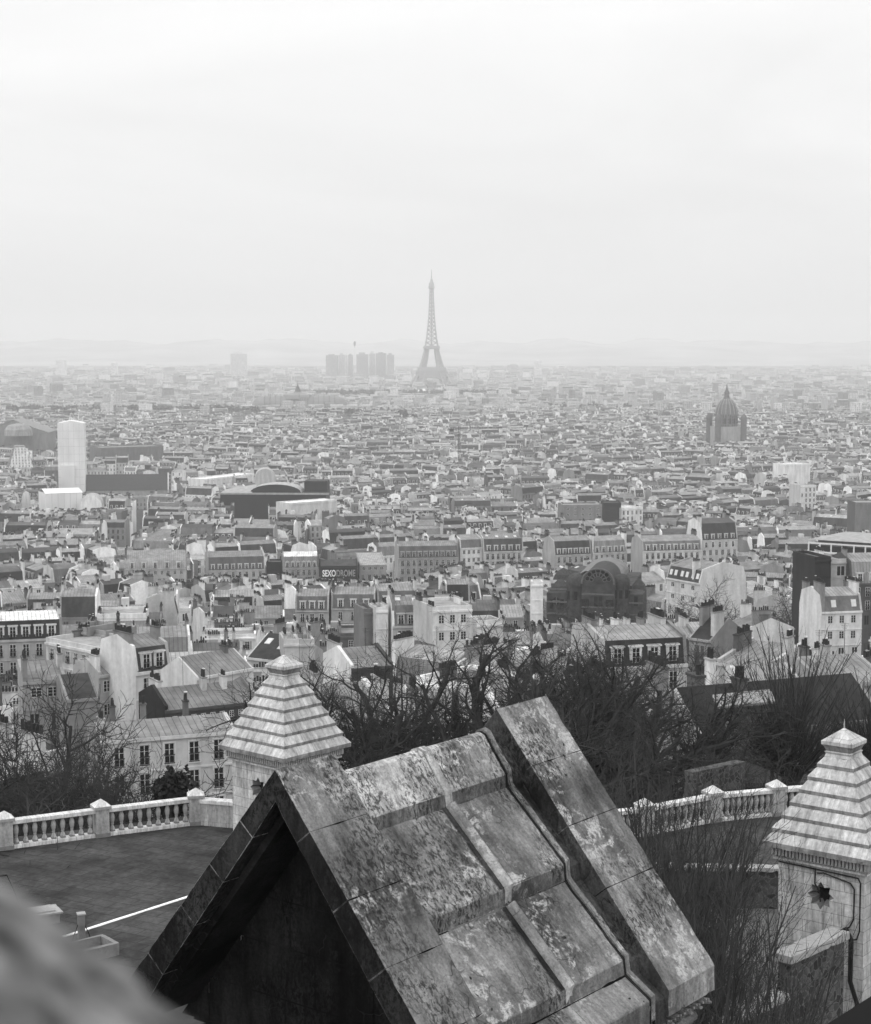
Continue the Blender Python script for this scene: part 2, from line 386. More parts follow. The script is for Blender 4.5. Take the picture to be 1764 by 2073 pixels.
# ================================================================== SETTING: ground, terrace, hills
def terrain():
    me = bpy.data.meshes.new('ground'); ys = []
    y = -120.0
    while y < 34000: ys.append(y); y += 8 if y < 220 else (40 if y < 1600 else 900)
    vs_, fs = [], []
    nx = 17
    for y in ys:
        hw = 150 + max(0, y) * 0.62
        for i in range(nx): 
            x = -hw + 2 * hw * i / (nx - 1)
            vs_.append((x, y, zt(x, y) - 0.2))
    for j in range(len(ys) - 1):
        for i in range(nx - 1): a = j * nx + i; fs.append((a, a + 1, a + nx + 1, a + nx))
    me.from_pydata(vs_, [], fs); me.materials.append(M_GROUND)
    o = link('ground', me); o['kind'] = 'structure'
terrain()
def hills():
    mb = MB(); n = 260
    rows = [(11000, 0), (12000, 50), (12800, 105), (13600, 150), (14400, 168), (16000, 0)]
    P = []
    for y, h in rows:
        P.append([(-8000 + 16000 * i / n, y + 200 * mnoise.noise(Vector((i * .17, y * .001, 0))), (h * (1 + 0.30 * mnoise.noise(Vector((i * .16, y * .0004, 4))) + 0.10 * mnoise.noise(Vector((i * .6, y * .001, 1))) + .04 * mnoise.noise(Vector((i * 2.3, y, 1)))) if h else -5)) for i in range(n + 1)])
    for a, b in zip(P, P[1:]):
        for i in range(n): mb.poly([a[i], a[i + 1], b[i + 1], b[i]])
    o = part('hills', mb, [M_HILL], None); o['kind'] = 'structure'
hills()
TZ = 99.5
def terrace():
    mb = MB()
    pts = [(-42, 36), (-3.0, 36), (-3.0, 58.5), (-5, 63.3), (-8.6, 64.6), (-12.4, 62.6), (-15.5, 61.2), (-42, 45)]
    mb.poly([(x, y, TZ) for x, y in pts])
    for a, b in zip(pts, pts[1:] + pts[:1]): mb.poly([(a[0], a[1], TZ - 14), (b[0], b[1], TZ - 14), (b[0], b[1], TZ), (a[0], a[1], TZ)], 1)
    o = part('terrace_pavement', mb, [M_PAVE, M_RUBBLE], None); o['kind'] = 'structure'
    mb = MB(); pts = [(-2.9, 56.2), (14.2, 54.9), (24, 56), (24, 67.5), (13.4, 65.2), (9.8, 64.1), (7.1, 62.2), (2, 60.2), (-2.9, 60.5)]
    mb.poly([(x, y, TZ) for x, y in pts])
    for a, b in zip(pts, pts[1:] + pts[:1]): mb.poly([(a[0], a[1], TZ - 14), (b[0], b[1], TZ - 14), (b[0], b[1], TZ), (a[0], a[1], TZ)], 1)
    o = part('terrace_pavement', mb, [M_PAVE, M_RUBBLE], None); o['kind'] = 'structure'
    mb = MB()
    n = 14                                            # sloping garden below the terrace on the right
    def h(x, y): return 96.4 + max(0, y - 38) * 0.15 + 0.25 * mnoise.noise(Vector((x * .5, y * .5, 0)))
    for i in range(n):
        for j in range(n):
            q = []
            for a, b in ((i, j), (i + 1, j), (i + 1, j + 1), (i, j + 1)):
                x = -2.9 + 23 * a / n; y = 20 + 36 * b / n; q.append((x, y, h(x, y)))
            mb.poly(q)
    o = part('garden_ground', mb, [grey('garden_soil', 0.13, 0.95, 0.5, 1.5, 0.3)], None); o['kind'] = 'structure'
terrace()
# white painted channel line across the flagstones
def kerb_line():
    mb = MB(); a = Vector((-11.2, 50.55, 0)); b = Vector((-4.0, 59.2, 0)); d = (b - a).normalized(); s = Vector((-d.y, d.x, 0)); n = 30
    for i in range(n):
        p, q = a.lerp(b, i / n), a.lerp(b, (i + 1) / n)
        wa = 0.065 + 0.018 * mnoise.noise(p * 3); wb = 0.065 + 0.018 * mnoise.noise(q * 3)
        mb.poly([tuple(p - s * wa) [:2] + (TZ + .02,), tuple(q - s * wb)[:2] + (TZ + .02,), tuple(q + s * wb)[:2] + (TZ + .02,), tuple(p + s * wa)[:2] + (TZ + .02,)])
        for sg in (-1, 1):
            e0, e1 = p + s * wa * sg, q + s * wb * sg
            mb.poly([(e0.x, e0.y, TZ), (e1.x, e1.y, TZ), (e1.x, e1.y, TZ + .02), (e0.x, e0.y, TZ + .02)])
    o = part('kerb_strip', mb, [grey('bright_kerb', 0.85, 0.7, 0.15, 4)], None); o['kind'] = 'structure'
kerb_line()
# ================================================================== FOREGROUND: stone gable roof
GP = atY(557, 1558, 14.0); GAZ = 0.66841
TAN = 1.2; COS = 1 / math.hypot(1, TAN); SIN = TAN * COS
def gable():
    root = thing('stone_gable_roof', 'big lichen-stained stone gable roof with raised copings and a black recessed front', 'stone gable', GP, math.pi / 2 - GAZ)
    # local x = along the ridge (u), y = -v (v runs down the right-hand slope), z = up
    def coping(u0, u1, vend, mats, seed):
        rnd = random.Random(seed); mb = MB()
        for sg in (1, -1):
            js = [0.0]; 
            while js[-1] < vend - 0.55: js.append(js[-1] + rnd.uniform(0.36, 0.44))
            js[-1:] = [vend] if vend - js[-1] < 0.25 else [js[-1], vend]
            for i in range(len(js) - 1):
                v0 = js[i] + (0.0012 if i else 0.0); v1 = js[i + 1] - 0.0012
                t0 = 0.171 + 0.05 * v0; t1 = 0.171 + 0.05 * v1
                q = [(v0, -TAN * v0), (v1, -TAN * v1), (v1 - SIN * t1, -TAN * v1 - COS * t1), (v0 - SIN * t0, -TAN * v0 - COS * t0)]
                if i == 0: q[0] = (0.0, 0.0); q[3] = (0.0, -0.27)
                if i == len(js) - 2: q = [q[0], (v1, -TAN * v1), (v1, -TAN * v1 - 0.24), (v1 - 0.20, -TAN * v1 - 0.24), q[3]]
                pr = [(-sg * a, b) for a, b in q]
                n = len(pr); d = v0 / COS
                for k in range(n):
                    a, b = pr[k], pr[(k + 1) % n]; e = math.hypot(b[0] - a[0], b[1] - a[1])
                    m = 0 if k == 0 else (2 if k == n - 2 and n == 4 or k == n - 2 else 1)
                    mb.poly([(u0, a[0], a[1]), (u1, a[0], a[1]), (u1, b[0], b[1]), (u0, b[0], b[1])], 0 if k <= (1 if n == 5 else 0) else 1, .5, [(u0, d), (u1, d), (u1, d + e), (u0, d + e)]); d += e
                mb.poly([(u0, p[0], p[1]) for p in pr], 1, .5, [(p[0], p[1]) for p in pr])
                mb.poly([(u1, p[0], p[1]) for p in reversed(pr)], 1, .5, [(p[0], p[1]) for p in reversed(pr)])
        for sg in (1, -1): mb.prism([(-sg * a, b) for a, b in ((0.0, -.05), (vend - .04, -TAN * (vend - .04) - .06), (vend - .04, -TAN * (vend - .04) - .2), (0.0, -.235))], u0 + .03, u1 - .03, 1)
        me = mb.mesh('gable_coping', mats); roughen(me, 0.045, 0.005, 4.0, 0.003)
        return link('gable_coping', me, root)
    coping(0.0, 0.73, 1.95, [M_GABLE, M_SOOTSHADE], 3)
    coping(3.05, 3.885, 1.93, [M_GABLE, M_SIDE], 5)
    # inner order of the front arch, recess shade put into its colour
    mb = MB()
    for sg in (1, -1):
        pr = [(0, -0.30), (1.78, -0.30 - 1.27 * 1.78), (1.70, -0.30 - 1.27 * 1.78), (0, -0.41)]
        mb.prism([(-sg * a, b) for a, b in pr], 0.16, 0.725)
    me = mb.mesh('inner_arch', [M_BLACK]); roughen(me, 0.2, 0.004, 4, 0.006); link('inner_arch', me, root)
    # recessed back wall of big blocks
    mb = MB(); z = -2.72; rnd = random.Random(8)
    while z < -0.35:
        h = rnd.uniform(0.42, 0.5); z1 = min(z + h - 0.012, -0.33)
        y0 = -1.75 - rnd.uniform(0, .5)
        while y0 < 1.75:
            y1 = y0 + rnd.uniform(0.6, 0.95)
            lim0 = (-z - 0.33) / 1.27; lim1 = max(0.0, (-z1 - 0.33) / 1.27)
            a0, a1 = max(y0, -lim0), min(y1 - 0.012, lim0); b0, b1 = max(y0, -lim1), min(y1 - 0.012, lim1)
            if a1 - a0 > 0.02:
                b0, b1 = min(b0, lim1), max(b1, -lim1)
                if b1 < b0: b0 = b1 = (b0 + b1) / 2
                mb.poly([(0.70, a0, z), (0.70, b0, z1), (0.70, b1, z1), (0.70, a1, z)], 0, .5, [(a0, z), (b0, z1), (b1, z1), (a1, z)])
            y0 = y1
        z += h
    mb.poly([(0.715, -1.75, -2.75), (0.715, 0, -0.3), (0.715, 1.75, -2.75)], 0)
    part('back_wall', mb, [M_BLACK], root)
    mb = MB(); mb.box(-0.12, 0.95, -1.55, 1.55, -3.0, -2.72, 0, .5, True)
    me = mb.mesh('sill', [M_SOOTSHADE]); roughen(me, 0.2, 0.006, 4, 0.01); link('sill', me, root)
    # slabs: saw-tooth courses on both slopes
    T = [((0.32, -0.655), (0.965, -1.268), (0.98, -1.425)), ((0.98, -1.43), (1.61, -2.025), (1.63, -2.165)), ((1.63, -2.17), (1.89, -2.335), (1.90, -2.56))]
    ucuts = [(0.735, 1.8985), (1.9015, 2.80)]
    def slab(name, prof, u0, u1, m, risers=()):
        mb = MB(); n = len(prof); d = 0.0
        for k in range(n):
            a, b = prof[k], prof[(k + 1) % n]; e = math.hypot(b[0] - a[0], b[1] - a[1])
            mb.poly([(u0, a[0], a[1]), (u1, a[0], a[1]), (u1, b[0], b[1]), (u0, b[0], b[1])], 1 if k in risers else 0, .5, [(u0, d), (u1, d), (u1, d + e), (u0, d + e)]); d += e
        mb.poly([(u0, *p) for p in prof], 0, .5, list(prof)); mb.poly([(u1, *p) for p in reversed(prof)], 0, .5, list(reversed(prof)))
        me = mb.mesh(name, [m, M_SLABRISER]); roughen(me, 0.05, 0.006, 3.0, 0.010); return link(name, me, root)
    for u0, u1 in ucuts:
        slab('ridge_cap', [(-.32, -.70), (-.305, -.53), (-.13, -.30), (-.06, -.195), (0, -.172), (.06, -.195), (.13, -.30), (.305, -.53), (.32, -.70)], u0, u1, M_CAP, (0, 7))
        for sg in (1, -1):
            for p0, p1, p2 in T:
                slab('roof_slab', [(-sg * a, b) for a, b in (p0, p1, p2, (p0[0], p2[1]))], u0, u1, M_GABLE, (1,))
    # raised lip and sunk channel beside the far coping, following every step
    def strip(name, u0, u1, off, m):
        for sg in (1, -1):
            path = [(0.0, -.172), (.06, -.195), (.13, -.30), (.305, -.53), (.32, -.655)] + [q for t in T for q in (t[1], t[2])]
            path = [(a, b + off) for a, b in path]
            mb = MB(); d = 0
            for a, b in zip(path, path[1:]):
                e = math.hypot(b[0] - a[0], b[1] - a[1])
                mb.poly([(u0, -sg * a[0], a[1]), (u1, -sg * a[0], a[1]), (u1, -sg * b[0], b[1]), (u0, -sg * b[0], b[1])], 0, .5, [(u0, d), (u1, d), (u1, d + e), (u0, d + e)]); d += e
                for u in (u0, u1): mb.poly([(u, -sg * a[0], a[1]), (u, -sg * b[0], b[1]), (u, -sg * b[0], b[1] - .15), (u, -sg * a[0], a[1] - .15)], 0, .5, [(0, d), (.1, d), (.1, d + .1), (0, d + .1)])
            me = mb.mesh(name, [m]); roughen(me, 0.08, 0.004, 3.0, 0.0); link(name, me, root)
    strip('shadow_joint', 2.775, 2.806, 0.006, M_SOOTSHADE)
    strip('raised_lip', 2.808, 2.875, 0.026, M_GABLE)
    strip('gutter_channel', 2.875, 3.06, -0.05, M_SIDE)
    for sg in (1, -1):                               # half-round rolls over the middle joint
        for p0, p1, p2 in T[:2]:
            mb = MB(); k = 9
            for i in range(k):
                a0, a1 = math.pi * i / k, math.pi * (i + 1) / k
                r = 0.052
                def P(an, p, ext): 
                    return (1.9 - r * math.cos(an), -sg * (p[0] + SIN * 1.25 * r * math.sin(an)), p[1] + 1.05 * r * math.sin(an) + 0.004)
                q0 = (p0[0] + .01, p0[1]); q1 = (p1[0] + .012, p1[1] - .012)
                mb.poly([P(a0, q0, 0), P(a1, q0, 0), P(a1, q1, 0), P(a0, q1, 0)], 0, .5, [(a0 * r, 0), (a1 * r, 0), (a1 * r, .9), (a0 * r, .9)])
            q1 = (p1[0] + .012, p1[1] - .012)
            mb.poly([(1.9 - r * math.cos(math.pi * i / k), -sg * (q1[0] + SIN * 1.25 * r * math.sin(math.pi * i / k)), q1[1] + 1.05 * r * math.sin(math.pi * i / k) + .004) for i in range(k + 1)] + [(1.948, -sg * q1[0], q1[1] - .13), (1.852, -sg * q1[0], q1[1] - .13)])
            for x0, x1 in ((1.9 - r - .055, 1.9 - r - .002), (1.9 + r + .002, 1.9 + r + .045)):  # dark bands painting a shadow line along each side of the roll
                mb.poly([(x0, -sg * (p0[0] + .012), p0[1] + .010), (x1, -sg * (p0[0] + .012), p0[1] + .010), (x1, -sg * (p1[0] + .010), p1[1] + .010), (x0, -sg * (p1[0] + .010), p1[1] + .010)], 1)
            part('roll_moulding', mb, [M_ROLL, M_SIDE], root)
        mb = MB(); path = [(0.0, -.155), (.07, -.18), (.14, -.285), (.31, -.51), (.335, -.66)]
        for a, b in zip(path, path[1:]):
            mb.poly([(1.85, -sg * a[0], a[1]), (1.95, -sg * a[0], a[1]), (1.95, -sg * b[0], b[1]), (1.85, -sg * b[0], b[1])], 0, .5, [(0, a[1]), (.1, a[1]), (.1, b[1]), (0, b[1])])
            for u in (1.85, 1.95): mb.poly([(u, -sg * a[0], a[1]), (u, -sg * b[0], b[1]), (u, -sg * b[0], b[1] - .05), (u, -sg * a[0], a[1] - .05)])
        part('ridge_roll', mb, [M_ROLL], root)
    # wall below, and the carved cornice under the far coping
    mb = MB(); mb.box(0.96, 3.75, -1.62, 1.62, -14.5, -2.6)
    for sg in (-1, 1): mb.box(0.3, 0.95, *sorted((sg * 1.2, sg * 1.62)), -14.5, -2.98)
    mb.box(0.3, 0.955, -1.62, 1.62, -14.5, -3.02)
    part('wall', mb, [M_SOOTSHADE], root)
    for sg in (1, -1):
        for i in range(6):
            mb = MB(); u = 3.0 + i * 0.17
            for k in range(5):                        # one carved acanthus leaf: five curling lobes
                an = (k - 2) * 0.42
                pts = [(u + math.sin(an) * q * 0.13, -sg * (1.66 + 0.20 * q * q), -2.79 + 0.17 * q * math.cos(an) - 0.03 * (q > .8)) for q in (0, .35, .7, 1.0)]
                mb.tube(pts, [0.012, 0.03, 0.032, 0.012], 6)
            part('carved_leaf', mb, [M_GABLE], root)
        mb = MB(); mb.box(2.9, 3.9, *sorted((-sg * 1.60, -sg * 1.70)), -2.93, -2.80, 0, .5, True)
        mb.tube([(2.9, -sg * 1.70, -2.86), (3.9, -sg * 1.70, -2.86)], [0.045, 0.045], 8)
        part('cornice', mb, [M_GABLE], root)
gable()
# ------------------------------------------------------------------ blurred ledge beside the lens
def near_ledge():
    bm = bmesh.new(); bmesh.ops.create_icosphere(bm, subdivisions=5, radius=1.0)
    a = atY(0, 1790, 0.62); b = atY(120, 1880, 0.62); c = atY(390, 2073, 0.62)
    for v in bm.verts:
        p = v.co.copy(); n = mnoise.noise(p * 2.2) * 0.10 + mnoise.noise(p * 6) * 0.04
        q = Vector((math.copysign(abs(p.x) ** 0.55, p.x), math.copysign(abs(p.y) ** 0.6, p.y), math.copysign(abs(p.z) ** 0.55, p.z)))
        v.co = q * (1 + n)
    me = bpy.data.meshes.new('stone_ledge'); bm.to_mesh(me); bm.free(); me.materials.append(M_LEDGE)
    for p in me.polygons: p.use_smooth = True
    me.uv_layers.new(name='UVMap')
    o = link('stone_ledge', me)
    o.scale = (0.086, 0.09, 0.050); o.rotation_euler = (0, R(36), 0); o.location = atY(-34, 2232, 0.62)
    tag(o, 'out of focus rounded stone ledge close to the lens in the bottom corner', 'stone ledge')
near_ledge()
def dark_edge():
    mb = MB(); a = atY(1668, 2078, 11.0); b = atY(1775, 2010, 11.6); d = (b - a).normalized(); a = a - d * .4; b = b + d * 1.2
    w = Vector((0.62, -0.25, -0.42))
    q = [a, b, b + w, a + w]; th = Vector((0, 0, -.12))
    mb.poly([tuple(p) for p in q]); mb.poly([tuple(p + th) for p in reversed(q)])
    for i in range(4): mb.poly([tuple(q[i]), tuple(q[i] + th), tuple(q[(i + 1) % 4] + th), tuple(q[(i + 1) % 4])])
    o = part('lead_flashing', mb, [grey('black_lead', 0.012, 0.7, 0.2)], None)
    tag(o, 'black lead roof edge cutting the bottom corner below the pale turret', 'roof edge')
dark_edge()
# ================================================================== TURRETS
STAR = []
def turret(cx, cy, rot, label, low):
    root = thing('stone_turret', label, 'turret', (cx, cy, 0), rot, 'stone turrets with stepped pyramid roofs')
    S2 = math.sqrt(2)
    ze = 102.98; H = 1.65                           # eave underside height, half side
    W = 1.30
    hs = [1.65, 1.46, 1.28, 1.10, 0.92, 0.74, 0.56]; z = ze
    a0 = -math.pi / 4
    zz = ze
    def sq(mb, prof, mats_by_seg, uoff=0.0):
        """square lathe with UV metres; prof (half side, z)"""
        d = 0
        for i in range(len(prof) - 1):
            (r0, z0), (r1, z1) = prof[i], prof[i + 1]; e = math.hypot(r1 - r0, z1 - z0)
            for k in range(4):
                c, s = (1, 0, -1, 0)[k], (0, 1, 0, -1)[k]
                def rt(x, y): return (x * c - y * s, x * s + y * c)
                p = [rt(-r0, -r0) + (z0,), rt(r0, -r0) + (z0,), rt(r1, -r1) + (z1,), rt(-r1, -r1) + (z1,)]
                o = k * 7.3 + uoff
                mb.poly(p, mats_by_seg[i], .5, [(o - r0, z0 if abs(r0 - r1) < 1e-4 else d), (o + r0, z0 if abs(r0 - r1) < 1e-4 else d), (o + r1, z0 + e if abs(r0 - r1) < 1e-4 else d + e), (o - r1, z0 + e if abs(r0 - r1) < 1e-4 else d + e)])
            d += e
    for i in range(7):
        mb = MB(); h0 = hs[i]; h1 = (hs[i + 1] - 0.015) if i < 6 else 0.40
        rise = 0.10 if i else 0.15
        top = zz + rise + (0.262 if i < 6 else 0.20)
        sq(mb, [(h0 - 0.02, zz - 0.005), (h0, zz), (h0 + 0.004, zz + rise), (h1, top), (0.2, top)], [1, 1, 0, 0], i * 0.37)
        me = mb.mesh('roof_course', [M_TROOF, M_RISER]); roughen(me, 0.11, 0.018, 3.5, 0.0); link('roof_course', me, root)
        zz = top if i == 6 else top - 0.0
    mb = MB(); zn = zz - 0.01
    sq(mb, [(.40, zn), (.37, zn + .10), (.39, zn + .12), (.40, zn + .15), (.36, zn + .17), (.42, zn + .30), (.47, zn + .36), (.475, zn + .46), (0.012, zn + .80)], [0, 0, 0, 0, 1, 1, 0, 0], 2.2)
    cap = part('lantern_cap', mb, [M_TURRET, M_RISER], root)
    mb = MB(); mb.lathe([(0.03, zn + .76), (.018, zn + .86), (.022, zn + .9), (.008, zn + 1.06)], 8)
    part('finial', mb, [M_TURRET], cap)
    # dentil cornice: each face a row of small blocks under the eave
    mb = MB(); sq(mb, [(1.50, ze - .02), (1.50, ze - .05), (1.36, ze - .05), (1.36, ze - .30), (1.42, ze - .31), (1.42, ze - .38), (1.31, ze - .40)], [0] * 6)
    for k in range(4):
        c, s = (1, 0, -1, 0)[k], (0, 1, 0, -1)[k]; n = 27
        for j in range(n):
            x0 = -1.45 + 2.9 * j / n
            P = [(x0, -1.47, ze - .26), (x0 + .058, -1.47, ze - .26), (x0 + .058, -1.35, ze - .26), (x0, -1.35, ze - .26)]
            lo = [(x * c - y * s, x * s + y * c, z) for x, y, z in P]; hi = [(x, y, ze - .045) for x, y, z in lo]
            for q in range(4): mb.poly([lo[q], lo[(q + 1) % 4], hi[(q + 1) % 4], hi[q]], 0, .5, [(0, 0), (.05, 0), (.05, .2), (0, .2)])
            mb.poly(list(reversed(lo)), 0)
    part('dentil_cornice', mb, [M_TURRET], root)
    # walls with an eight-pointed star opening in every face
    wall = MB(); zc = ze - 1.22; ro, ri = 0.40, 0.27
    ztop, zbot = ze - .38, low
    for k in range(4):
        c, s = (1, 0, -1, 0)[k], (0, 1, 0, -1)[k]
        def rt(x, y, z): return (x * c - y * s, x * s + y * c, z)
        star = [((ro if q % 2 == 0 else ri) * math.sin(math.pi * q / 8), zc + (ro if q % 2 == 0 else ri) * math.cos(math.pi * q / 8)) for q in range(16)]
        # panel around the star: fan between the star and a surrounding square
        sqr = []
        for x, z in star:
            dx, dz = x, z - zc; m = max(abs(dx), abs(dz)); sqr.append((dx / m * .6, zc + dz / m * .6))
        for q in range(16):
            a, b, e, f = star[q], star[(q + 1) % 16], sqr[(q + 1) % 16], sqr[q]
            wall.poly([rt(p[0], -W, p[1]) for p in (a, b, e, f)], 0, .5, [(p[0] + k * 7.1, p[1]) for p in (a, b, e, f)])
            # splayed reveal down to a smaller star
            a2, b2 = [(p[0] * .62, zc + (p[1] - zc) * .62) for p in (a, b)]
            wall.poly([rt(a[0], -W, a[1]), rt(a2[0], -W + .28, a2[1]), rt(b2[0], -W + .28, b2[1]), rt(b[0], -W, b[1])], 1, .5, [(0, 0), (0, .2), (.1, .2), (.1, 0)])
        for x0, x1, z0, z1 in ((-W, -.6, zbot, ztop), (.6, W, zbot, ztop), (-.6, .6, zc + .6, ztop), (-.6, .6, zbot, zc - .6)):
            P = [(x0, z0), (x1, z0), (x1, z1), (x0, z1)]
            wall.poly([rt(p[0], -W, p[1]) for p in P], 0, .5, [(p[0] + k * 7.1, p[1]) for p in P])
    part('wall', wall, [M_TURRET, M_RISER], root)
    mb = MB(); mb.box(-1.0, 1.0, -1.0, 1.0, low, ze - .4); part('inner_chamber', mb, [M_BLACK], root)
    mb = MB(); zb = low + 0.2
    sq(mb, [(1.42, low - 4), (1.42, zb + .55), (1.30, zb + .72)], [0, 1]); part('plinth', mb, [M_TURRET, M_RISER], root)
    return root
turret(-5.30, 60.45, R(4 + 45), 'pale stone turret with stepped pyramid roof rising behind the gable peak', 98.9)
turret(11.55, 48.6, R(7 + 45), 'pale stone turret with stepped pyramid roof and black cables down its wall', 97.2)
# black cables on the right-hand turret's left wall
def cables():
    ang = R(7 + 45); c, s = math.cos(ang), math.sin(ang)
    def face(k, x, z, out=0.05):                     # point on the face whose outward normal is local -y rotated k quarter turns
        y = -1.30 - out; ck, sk = (1, 0, -1, 0)[k % 4], (0, 1, 0, -1)[k % 4]
        X, Y = x * ck - y * sk, x * sk + y * ck
        return (11.55 + X * c - Y * s, 48.6 + X * s + Y * c, z)
    best = min(range(4), key=lambda k: Vector(face(k, 0, 100)[:2] + (0,)).dot(Vector((0.8, 0.6, 0))))
    K = best
    sets = [[(-1.28, 102.52), (.2, 102.5), (1.12, 102.48), (1.2, 102.35), (1.2, 101.0), (1.12, 100.75), (.95, 100.7)],
            [(-.15, 102.5), (-.16, 102.1), (0.0, 101.85), (.02, 101.6)],
            [(-.1, 102.4), (.1, 102.44), (.9, 102.3), (1.02, 102.15), (1.02, 101.3), (.9, 101.05), (.72, 100.98)]]
    for i, st in enumerate(sets):
        mb = MB(); mb.tube([face(K, x, z) for x, z in st], [0.022] * len(st), 6)
        o = part('cable', mb, [M_IRON], None)
        tag(o, ['black cable running under the cornice and down the turret edge', 'short black cable dropping into the star-shaped opening', 'black cable looping round the turret wall to the coping'][i], 'cable', 'cables on the turret wall')
    mb = MB()
    for dx in (0.0, 0.07):
        st = [(.72 + dx, 100.98), (.85 + dx, 101.05), (1.0 + dx, 100.8), (1.0 + dx, 99.6), (1.22 + dx, 99.0), (1.25 + dx, 98.4), (1.12 + dx, 97.9), (1.15 + dx, 96.4)]
        mb.tube([face(K, x, z, .22) for x, z in st], [0.035] * len(st), 6)
    o = part('cable', mb, [M_IRON], None); tag(o, 'thick double black cable hanging over the rubble wall end', 'cable', 'cables on the turret wall')
cables()
# ================================================================== BALUSTRADES
def baluster_mesh():
    mb = MB(); k = 10
    mb.box(-.085, .085, -.085, .085, 0, .05); mb.lathe([(.085, .05), (.09, .09), (.05, .2), (.046, .24), (.06, .25), (.062, .27), (.05, .28), (.085, .40), (.098, .48), (.088, .56), (.055, .66), (.06, .68), (.08, .70)], k, cap=False)
    mb.box(-.085, .085, -.085, .085, .70, .74)
    return mb.mesh('baluster', [M_BAL])
BALM = baluster_mesh()
def balustrade(name, pts, label, solid=(), bays=None):
    root = thing(name, label, 'balustrade', (pts[0][0], pts[0][1], TZ), 0, 'stone balustrades round the terrace')
    ox, oy = pts[0][0], pts[0][1]
    for i, (x, y) in enumerate(pts):
        mb = MB(); w = .24
        nx = pts[min(i + 1, len(pts) - 1)]; pv = pts[max(i - 1, 0)]
        an = math.atan2(nx[1] - pv[1], nx[0] - pv[0])
        mb.box(-w - .03, w + .03, -w - .03, w + .03, 0, .14); 
        for k in range(4):
            c, s = (1, 0, -1, 0)[k], (0, 1, 0, -1)[k]
            P = [(-w, -w, .14), (w, -w, .14), (w, -w, 1.02), (-w, -w, 1.02)]
            mb.poly([(a * c - b * s, a * s + b * c, z) for a, b, z in P], 0, .5, [(0, .14), (.48, .14), (.48, 1.02), (0, 1.02)])
        me = mb.mesh('pier', [M_BAL]); p = link('pier', me, root, (x - ox, y - oy, 0), an)
        mb = MB(); mb.box(-w - .07, w + .07, -w - .07, w + .07, 1.02, 1.12, 0, .5, True)
        a = w + .07; ap = (0, 0, 1.36)
        for k in range(4):
            c, s = (1, 0, -1, 0)[k], (0, 1, 0, -1)[k]
            mb.poly([(-a * c + a * s, -a * s - a * c, 1.12), (a * c + a * s, a * s - a * c, 1.12), ap], 0, .5, [(0, 0), (.6, 0), (.3, .4)])
        part('pier_cap', mb, [M_BALTOP], p)
    for i in range(len(pts) - 1):
        a, b = Vector((*pts[i], 0)), Vector((*pts[i + 1], 0)); d = b - a; Ln = d.length; an = math.atan2(d.y, d.x); d.normalize()
        c0 = a - Vector((ox, oy, 0))
        def strip(nm, w, z0, z1, m, x0=.24, x1=None):
            mb = MB(); n = 6; X1 = Ln - .24
            mb.box(x0, X1, -w, w, z0, z1, 0, .5, True)
            mb.uv = [[(mb.v[j][0], mb.v[j][1] + mb.v[j][2]) for j in f] for f in mb.f]
            me = mb.mesh(nm, [m]); roughen(me, .5, .004, 2, .012); link(nm, me, root, (c0.x, c0.y, 0), an)
        if i in solid:
            strip('solid_panel', .16, 0.0, .84, M_BAL); strip('coping_rail', .22, .84, .98, M_BALTOP); continue
        strip('plinth_course', .20, 0, .13, M_BALTOP); strip('coping_rail', .19, .87, 1.01, M_BALTOP)
        n = 9 if Ln > 2.6 else 7
        for j in range(n):
            t = .24 + (Ln - .48) * (j + .5) / n
            link('baluster', BALM, root, (c0.x + d.x * t, c0.y + d.y * t, .13), an)
balustrade('balustrade', [(-18.3, 58.4), (-15.1, 59.93), (-12.03, 61.55), (-8.83, 63.12), (-7.0, 62.55)], 'pale stone balustrade along the dark flagged terrace beside the bare shrubs', solid=(3,))
balustrade('balustrade', [(2.2, 59.7), (4.9, 60.6), (7.52, 61.67), (10.28, 63.52), (12.81, 64.4), (15.6, 65.2)], 'pale stone balustrade half hidden by bare saplings and the turret with cables')
# low walls on the right
def garden_wall():
    root = thing('garden_wall', 'low dark garden wall with a ragged pale coping behind the saplings', 'wall', (1.5, 55.6, 0))
    mb = MB(); mb.box(0, 9.6, -.15, .15, 97.5, 100.2); part('wall_face', mb, [M_RUBBLE], root, None, R(-3.0))
    mb = MB(); mb.box(-.05, 9.65, -.24, .22, 100.2, 100.33, 0, .5, True); me = mb.mesh('coping', [M_BALTOP]); roughen(me, .25, .03, 3); link('coping', me, root, None, R(-3.0))
garden_wall()
def retaining_wall():
    root = thing('retaining_wall', 'dark rubble wall with pale coping running down from the cabled turret', 'wall', (11.0, 46.45, 0))
    an = math.atan2(-3.19, -3.14)
    mb = MB(); mb.box(0, 2.6, -.2, .2, 94, 100.95); mb.box(2.6, 11, -.2, .2, 94, 100.0)
    part('wall_face', mb, [M_RUBBLE], root, None, an)
    mb = MB(); mb.box(-.1, 2.75, -.3, .3, 100.95, 101.17, 0, .5, True); mb.box(2.76, 11, -.3, .3, 100.0, 100.2, 0, .5, True)
    me = mb.mesh('coping', [M_BALTOP]); roughen(me, .3, .025, 3, .02); link('coping', me, root, None, an)
    mb = MB(); mb.box(-.1, 11, .2, .75, 94, 97.9); mb.box(-.1, 11, .2, .5, 97.9, 98.5)
    me = mb.mesh('sloping_plinth', [M_TURRET]); roughen(me, .5, .02, 2, .02); link('sloping_plinth', me, root, None, an)
retaining_wall()
